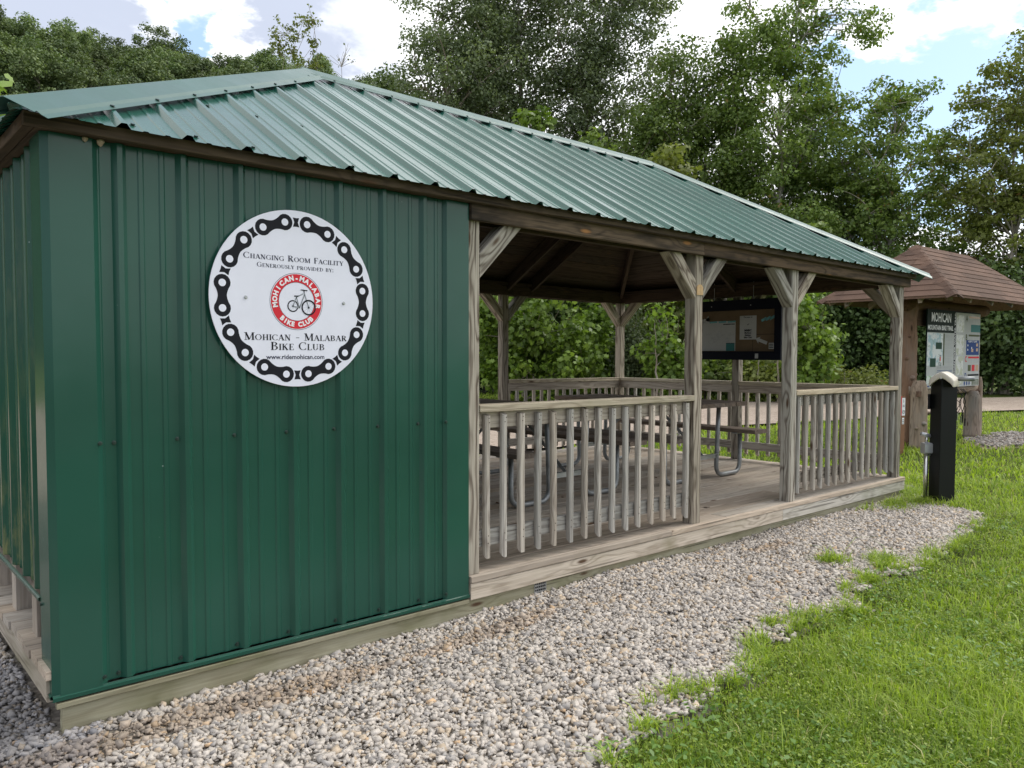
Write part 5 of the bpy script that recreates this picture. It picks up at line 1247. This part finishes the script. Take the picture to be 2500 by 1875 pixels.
pu = empty('track_pump', (7.735, -.285, 0), R_(-40)); tag(pu, 'stainless steel floor pump with T handle beside the black repair stand', 'pump')
b = MB(); b.tube([(0, 0, 0), (0, 0, .46)], .021, 14); b.build('barrel', 'steel', pu, smooth=True)
b = MB(); b.tube([(0, 0, .54), (0, 0, .60)], .0135, 12); b.build('shaft', 'steel', pu, smooth=True)
b = MB(); b.tube([(-.060, -.02, .632), (.068, .02, .600)], .018, 12); b.build('handle', 'steel_grey', pu, smooth=True)
b = MB(); b.box(-.035, .080, -.04, .04, .445, .545, ch=.012); b.build('housing', 'steel_grey', pu)
b = MB(); b.box(.02, .17, -.012, .012, .425, .437, ch=.002); b.build('bracket', 'galv', pu)
b = MB(); b.tube([(.14, 0, .428), (.14, -.035, .42)], .012, 8); b.tube([(.16, 0, .428), (.16, -.04, .425)], .010, 8); b.build('bracket_bolts', 'galv', pu)
b = MB(); b.tube([(.078, .01, .44), (.088, .012, .36), (.086, .01, .22), (.074, 0, .13)], .006, 8); h = b.build('hose', 'rubber', pu, smooth=True)
b = MB(); b.tube([(.074, 0, .135), (.066, -.004, .06)], .010, 8); b.build('hose_end', 'galv', h)

# ------------------------------------------------------------------ trees
def limb(b, p0, p1, r0, r1, sag=.1, k=6, segs=5):
    p0, p1 = Vector(p0), Vector(p1); L = (p1-p0).length; off = Vector((random.uniform(-1, 1), random.uniform(-1, 1), random.uniform(-.2, 1)))*L*sag; pts = []
    for i in range(segs+1):
        t = i/segs; pts.append(p0.lerp(p1, t)+off*math.sin(math.pi*t)*.6)
    b.tube(pts, [r0+(r1-r0)*i/segs for i in range(segs+1)], k, caps=False); return pts
def make_tree(name, crowns, H, tr, nclump, nleaf, lsize, csize, leaf, bark='bark', trunks=1, seed=0, shape='kite', base_z=0.0, first=.25, flat=.6, up=.5, density_in=.55):
    """crowns: ellipsoids (cx,cy,cz,rx,ry,rz); clumps of leaves sit on a skeleton of limbs"""
    global rng
    random.seed(seed); rng = np.random.default_rng(seed+100)
    root = empty(name)
    vol = np.array([c[3]*c[4]*c[5] for c in crowns])**.8; vol = vol/vol.sum(); cl = []
    for i in range(nclump):
        c = crowns[rng.choice(len(crowns), p=vol)]
        d = rng.normal(size=3); d /= np.linalg.norm(d); rr = rng.uniform(density_in**3, 1)**(1/3)*(1+.12*math.sin(3*d[0]+seed)+.10*math.sin(5*d[2]+2*seed)+.10*math.sin(4*d[1]-seed))
        cl.append((c[0]+d[0]*c[3]*rr, c[1]+d[1]*c[4]*rr, c[2]+d[2]*c[5]*rr))
    cl = np.array(cl); cl[:, 2] = np.maximum(cl[:, 2], base_z+csize*.6)
    b = MB(); tops = []
    for t in range(trunks):
        x0 = random.uniform(-.3, .3)*trunks; y0 = random.uniform(-.3, .3)*trunks; lean = random.uniform(-.05, .05)*H
        pts = [Vector((x0, y0, -.1))]; nn = 8
        for i in range(1, nn+1):
            q = i/nn; pts.append(Vector((x0+lean*q*q+random.uniform(-.03, .03)*H*.4, y0+random.uniform(-.03, .03)*H*.4, H*.84*q)))
        b.tube(pts, [tr*(1.15-1.08*(i/nn)**.7)/(1 if trunks == 1 else 1.3) for i in range(nn+1)], 8, caps=False); tops.append(pts)
    main = []
    order = rng.permutation(len(cl)); nm_ = max(5, int(len(cl)*.14))
    for j in order[:nm_]:
        tp = tops[random.randrange(len(tops))]; c = Vector(cl[j]); zt = max(c.z-.35*math.hypot(c.x, c.y)-.08*H, H*first*random.uniform(.7, 1.1)); q = min(.92, max(.05, zt/(H*.84)))
        i0 = min(len(tp)-2, int(q*8)); p0 = tp[i0].lerp(tp[i0+1], q*8-i0); main.append(limb(b, p0, c, tr*.34*(1-q*.6), tr*.06+.006, .12))
    allp = np.array([list(p) for l in main for p in l[1:]])
    for j in order[nm_:]:
        c = cl[j]; dd = np.linalg.norm(allp-c, axis=1)+.8*np.maximum(0, allp[:, 2]-c[2]); p0 = allp[dd.argmin()]; limb(b, p0, c, tr*.07+.005, .006, .14, 4, 3)
    b.build('trunk', bark, root)
    sc = rng.uniform(.6, 1.35, len(cl))*csize; cnt = rng.poisson(nleaf*(sc/csize)**1.6)
    idx = np.repeat(np.arange(len(cl)), cnt); n_ = len(idx)
    dirv = rng.normal(size=(n_, 3)); dirv /= np.linalg.norm(dirv, axis=1, keepdims=True); rad = rng.uniform(0, 1, n_)**.45
    offs = dirv*rad[:, None]*sc[idx][:, None]; offs[:, 2] *= flat
    Cn = cl[idx]+offs; Cn[:, 2] = np.maximum(Cn[:, 2], base_z+.05)
    nr = dirv*.7+np.array([[0, 0, up]])+rng.normal(size=(n_, 3))*.55
    V, F, k = leaf_faces(Cn, lsize*rng.uniform(.6, 1.25, n_), nr, shape)
    rn = np.clip(rng.uniform(0, 1, n_)*.55+rng.uniform(0, .45, len(cl))[idx], 0, .925); yl = rng.uniform(0, 1, n_) < .012; rn[yl] = .98
    big_mesh('crown', V, F, leaf, rnd=np.repeat(rn, k), parent=root)
    return root
def at(u, d):       # ground point in the direction of photo column u, d metres along the view
    x = d*(math.sin(YAW)+math.cos(YAW)*(u-1250)/1915); y = d*(math.cos(YAW)-math.sin(YAW)*(u-1250)/1915)-3.1737; return (x, y, 0)
def hgt(v, d): return EYE+(863-v)/1915*d
def put(o, u, d, rz=0.0, s=1.0):
    o.location = at(u, d); o.rotation_euler = (0, 0, rz); o.scale = (s, s, s); return o
VR = -YAW      # local x of these trees runs along the picture, local y away from the camera

# saplings and bushes across the road, seen through the shelter (local x = right in view)
def bush(u, d, vt, wpx, leaf, label, cat='bush', seed=0, lsize=.145, shape='star', nl=48, grp=None, name='sycamore_sapling', dens=1.0, cs=.42, zlow=.3, bark='bark'):
    H = hgt(vt, d); rx = wpx/1915*d/2
    cr_ = [(0, 0, H*.52, rx, rx*.8, H*.46), (rx*.35, .2, H*.35, rx*.9, rx*.8, H*.33), (-rx*.3, -.2, H*.72, rx*.5, rx*.5, H*.26)]
    t = make_tree(name, cr_, H, .05, int(H*rx*26*dens), nl, lsize, cs, leaf, bark, 3, seed, shape, 0, .05, .9, .45, .35)
    put(t, u, d, VR); tag(t, label, cat, grp); return t
bush(1215, 22.5, 700, 190, 'leaf_sapling', 'bright green sycamore sapling behind the back left post of the shelter', 'sapling', 1)
bush(1345, 22.0, 722, 210, 'leaf_sapling', 'broad bright green sycamore sapling left of the far corner post', 'sapling', 2)
bush(1470, 23.5, 735, 130, 'leaf_sapling', 'sycamore sapling directly left of the far corner post, half hidden by it', 'sapling', 3, nl=60)
bush(1545, 22.5, 745, 120, 'leaf_willow', 'grey green fine leaved willow bush right of the far corner post', 'bush', 4, .09, 'kite', 170, name='willow_bush')
bush(1625, 21.5, 738, 120, 'leaf_sapling', 'bright green sapling with pointed top between the far corner post and doorway', 'sapling', 5)
bush(1735, 23.0, 840, 190, 'leaf_sycamore', 'low leafy bush seen beneath the notice board left of the middle post', 'bush', 6, name='leafy_bush')
bush(1860, 22.5, 850, 150, 'leaf_olive', 'low yellowish bush seen beneath the notice board right of the middle post', 'bush', 7, name='leafy_bush')
bush(1965, 21.5, 712, 130, 'leaf_sapling', 'tall bright green sycamore sapling in the opening left of the corner post', 'sapling', 8)
bush(2055, 24.0, 885, 190, 'leaf_olive', 'low olive green thicket of brush by the road left of the kiosk', 'bush', 9, .10, 'kite', 110, name='brush_thicket')
bush(2125, 25.0, 915, 120, 'leaf_willow', 'lowest clump of weedy brush at the road edge left of the kiosk', 'bush', 10, .09, 'kite', 120, name='brush_thicket')
# leafy wall of the wood's edge
edge_spec = [(1130, 28, 640, 330, 'leaf_dark'), (1420, 30, 600, 330, 'leaf_dark'), (1690, 29, 610, 300, 'leaf_sycamore'), (1900, 28, 560, 260, 'leaf_dark'), (2060, 29.5, 640, 260, 'leaf_dark'), (2190, 28, 600, 250, 'leaf_dark'), (2330, 29, 640, 260, 'leaf_dark'), (2460, 27, 650, 250, 'leaf_dark'), (2590, 28, 560, 260, 'leaf_dark'), (960, 29, 600, 330, 'leaf_dark'), (780, 31, 600, 330, 'leaf_dark')]
for i, (u, d, vt, wpx, lf) in enumerate(edge_spec):
    bush(u, d, vt, wpx, lf, 'dark green broadleaf tree in the shaded edge of the wood beyond the road', 'tree', 20+i, .17, 'kite', 95, 'trees along the edge of the wood', 'understory_tree', .62, .75)

# tall trees
def tall(u, d, vt, wpx, seed, leaf, label, name, bark='bark', cz0=.28, lsize=.145, nl=150, dens=1.0, cs=.75, trunks=1, crowns=None, shape='kite', flat=.6, grp=None, tr=.22):
    H = hgt(vt, d); rx = wpx/1915*d/2
    if crowns is None:
        crowns = [(0, 0, H*(cz0+(1-cz0)*.45), rx, rx*.85, H*(1-cz0)*.46), (rx*.3, 0, H*.82, rx*.55, rx*.5, H*.17), (-rx*.35, 0, H*.62, rx*.6, rx*.6, H*.2)]
    else: crowns = [(cx*rx, cy*rx, cz*H, a*rx, a2*rx, a3*H) for (cx, cy, cz, a, a2, a3) in crowns]
    t = make_tree(name, crowns, H, tr, int(H*rx*5.6*dens), nl, lsize, cs, leaf, bark, trunks, seed, shape, 0, .22, flat, .5, .3)
    put(t, u, d, VR); tag(t, label, 'tree', grp); return t
tall(1125, 33, -160, 290, 41, 'leaf_cottonwood', 'leftmost tall grey green cottonwood rising above the shelter roof', 'cottonwood_tree', cz0=.22, lsize=.14, trunks=2, dens=1.05, nl=130)
tall(1275, 35, -260, 330, 42, 'leaf_cottonwood', 'tallest grey green cottonwood in the middle of the cottonwood stand', 'cottonwood_tree', cz0=.2, lsize=.14, trunks=2, dens=1.05, nl=130)
tall(1470, 34, -200, 320, 43, 'leaf_cottonwood', 'right hand grey green cottonwood of the stand, next to the darker sycamores', 'cottonwood_tree', cz0=.2, lsize=.14, trunks=2, dens=1.05, nl=130)
tall(1630, 31, 60, 260, 44, 'leaf_sycamore', 'dark green sycamore just right of the cottonwoods', 'sycamore_tree', cz0=.15, dens=1.15, nl=120)
tall(1735, 32, 110, 250, 45, 'leaf_sycamore', 'shorter dark sycamore below the white gap of sky', 'sycamore_tree', cz0=.12, dens=1.15, nl=120)
tall(1880, 31, -70, 340, 46, 'leaf_sycamore', 'tall open sycamore with a limb reaching up to the right', 'sycamore_tree', 'bark_pale', cs=.65, nl=130, dens=1.6,
     crowns=[(-.30, 0, .82, .50, .5, .20), (.35, 0, .84, .35, .3, .16), (.75, 0, .62, .55, .5, .14), (0, 0, .60, .95, .8, .17), (.1, 0, .42, 1.0, .9, .16), (.75, -.1, .80, .28, .3, .10), (1.15, -.1, .92, .24, .3, .065), (1.35, -.1, .86, .22, .3, .05), (.45, 0, .9, .22, .3, .12), (.2, 0, .25, 1.0, .9, .14)])
tall(2170, 30, 178, 330, 47, 'leaf_sycamore', 'mid height sycamore left of the kiosk roof with sky showing through', 'sycamore_tree', 'bark_pale', cs=.42, nl=60, dens=1.9, tr=.16,
     crowns=[(0, 0, .86, .55, .6, .12), (.25, 0, .68, .85, .7, .16), (-.45, 0, .66, .65, .6, .17), (0, 0, .45, .9, .7, .20)])
tall(2440, 28, 112, 330, 48, 'leaf_olive', 'rightmost yellow green sycamore above the kiosk roof', 'sycamore_tree', 'bark_pale', cs=.45, nl=65, dens=2.2, tr=.15,
     crowns=[(.2, 0, .86, .62, .6, .14), (0, 0, .64, .95, .8, .22), (.3, 0, .42, 1.0, .8, .20)])
tall(2040, 32, 330, 270, 51, 'leaf_sycamore', 'dense sycamore filling the gap between the tall open sycamore and its right neighbour', 'sycamore_tree', cz0=.1, dens=1.3)
tall(2310, 31, 470, 260, 52, 'leaf_sycamore', 'dark lower sycamore peeking over the kiosk ridge', 'sycamore_tree', cz0=.1, dens=1.0, cs=.5, nl=80)
tall(2660, 29, 60, 300, 50, 'leaf_olive', 'sycamore at the far right edge beyond the kiosk', 'sycamore_tree', 'bark_pale', cs=.6, dens=1.0)
# young growth just above the shelter roof line
for i, (u, d, vt, wpx, lf, lb) in enumerate(((1290, 25, 215, 110, 'leaf_sapling', 'yellow green young tree standing in front of the cottonwood stand'), (1440, 26, 300, 130, 'leaf_sycamore', 'second young tree above the middle of the shelter roof'), (1590, 26, 330, 170, 'leaf_olive', 'young tree with a few rusty leaves above the shelter roof'), (1760, 25, 520, 170, 'leaf_sycamore', 'dark leafy young tree low above the right of the shelter roof'), (1150, 28, 330, 160, 'leaf_dark', 'dark young tree low above the shelter ridge below the cottonwoods'), (1930, 27, 540, 190, 'leaf_sycamore', 'rounded leafy tree directly above the right end of the shelter roof'))):
    tall(u, d, vt, wpx, 60+i, lf, lb, 'young_tree', cz0=.1, lsize=.18, nl=75, dens=1.5, cs=.5, shape='star', tr=.1)
# thin airy tree and bare twiggy tree behind the left of the roof
t = tall(735, 31, 42, 130, 71, 'leaf_olive', 'thin airy young tree with sparse leaves above the shelter roof peak', 'slender_tree', cs=.22, nl=13, dens=2.0, lsize=.13, tr=.045, shape='kite', bark='bark_pale', trunks=2, crowns=[(-.75, 0, .93, .18, .3, .05), (-.2, 0, .93, .25, .3, .07), (.45, 0, .95, .3, .3, .05), (-.1, 0, .80, .5, .4, .08), (.6, 0, .82, .3, .3, .09), (-.4, 0, .72, .4, .4, .05), (.3, 0, .70, .6, .4, .05)])
t = tall(838, 31, 92, 90, 72, 'leaf_olive', 'nearly bare twiggy tree right of the thin airy tree', 'bare_tree', 'bark_pale', cs=.15, nl=1.6, dens=1.0, lsize=.10, tr=.045, crowns=[(.5, 0, .93, .35, .3, .05), (-.3, 0, .88, .4, .3, .08), (.1, 0, .74, .7, .5, .08)])
for i, (u, vt, wpx) in enumerate(((915, 180, 120), (985, 215, 140), (860, 225, 90))):
    tall(u, 44, vt, wpx, 80+i, 'leaf_dark', ['dark tree just left of the cottonwood stand above the ridge', 'dark tree tucked against the foot of the leftmost cottonwood', 'small dark tree below the bare twiggy tree'][i], 'understory_tree', cs=.8, dens=.9, lsize=.2, cz0=.1)
# sapling close behind the shelter's left corner
o = make_tree('sycamore_sapling', [(.02, 0, 3.62, .22, .25, .20), (-.1, 0, 3.2, .35, .35, .35), (0, 0, 2.5, .45, .45, .5)], 3.95, .018, 40, 9, .15, .15, 'leaf_sapling', 'bark', 2, 91, 'star', 0, .1, .9, .5, .3)
o.location = (1.30, 5.22, 0.0); tag(o, 'yellow green leafy sapling peeking over the left corner of the shelter roof', 'sapling')


# ------------------------------------------------------------------ wooded hillside far left
def hill_z(x, y):
    # distance along the viewing direction of the left part of the picture
    a = np.arctan2(x, y+3.17); d = np.hypot(x, y+3.17)
    top = np.interp(np.degrees(a), [-40, -5, 8, 14, 20, 26, 32, 38, 46, 60], [60, 61, 60.5, 60, 59, 57, 56, 50, 36, 14])
    t = np.clip((d-80)/130, 0, 1); return top*(t*t*(3-2*t))*1.0+2.0*value_noise(x, y, .03, 41)
def hill_grid():
    A = np.radians(np.linspace(-40, 62, 90)); D = np.linspace(78, 330, 50); Ag, Dg = np.meshgrid(A, D, indexing='ij'); X = Dg*np.sin(Ag); Y = Dg*np.cos(Ag)-3.17
    Z = hill_z(X, Y)-1.5; V = np.stack([X, Y, Z], -1).reshape(-1, 3); i, j = np.meshgrid(np.arange(89), np.arange(49), indexing='ij'); q = (i*50+j).ravel()
    o = big_mesh('hill', V, np.stack([q, q+1, q+51, q+50], -1), 'hill_soil', smooth=True); tag(o, kind='structure')
hill_grid()
protos = []
for i in range(6):
    rr = [5.2, 4.6, 5.8, 4.2, 5.0, 3.6][i]; H = [13, 14, 12, 15, 13, 16][i]
    cr_ = [(0, 0, H*.62, rr, rr, H*.32), (rr*.5, .3, H*.75, rr*.55, rr*.55, H*.18), (-rr*.5, -.5, H*.7, rr*.6, rr*.55, H*.2), (0, -rr*.5, H*.5, rr*.7, rr*.6, H*.22)]
    p = make_tree('hill_tree', cr_, H, .22, 110, 95, .40, 1.15, 'leaf_hill', 'bark', 1, 200+i, 'kite', 0, .3, .75, .6, .72)
    protos.append(p)
random.seed(77); spots = []
for row, d in enumerate(np.arange(118, 216, 7.0)):
    a = 3.5+(row % 2)*1.1
    while a < 44:
        aa, dd = a+random.uniform(-.7, .7), d+random.uniform(-3, 3); x, y = dd*math.sin(R_(aa)), dd*math.cos(R_(aa))-3.17; spots.append((x, y, float(hill_z(np.array(x), np.array(y)))-1.5)); a += 7.6/d*57.3
for i, (x, y, z) in enumerate(spots):
    p = protos[i] if i < 6 else copy_tree(protos[random.randrange(6)])
    s = random.uniform(.75, 1.25); p.location = (x, y, z-1); p.rotation_euler = (0, 0, random.uniform(0, 6.28)); p.scale = (s*random.uniform(.9, 1.1), s*random.uniform(.9, 1.1), s)
    tag(p, 'broadleaf tree growing on the distant wooded hillside', 'tree', 'trees covering the wooded hillside')
print('hill trees', len(spots))
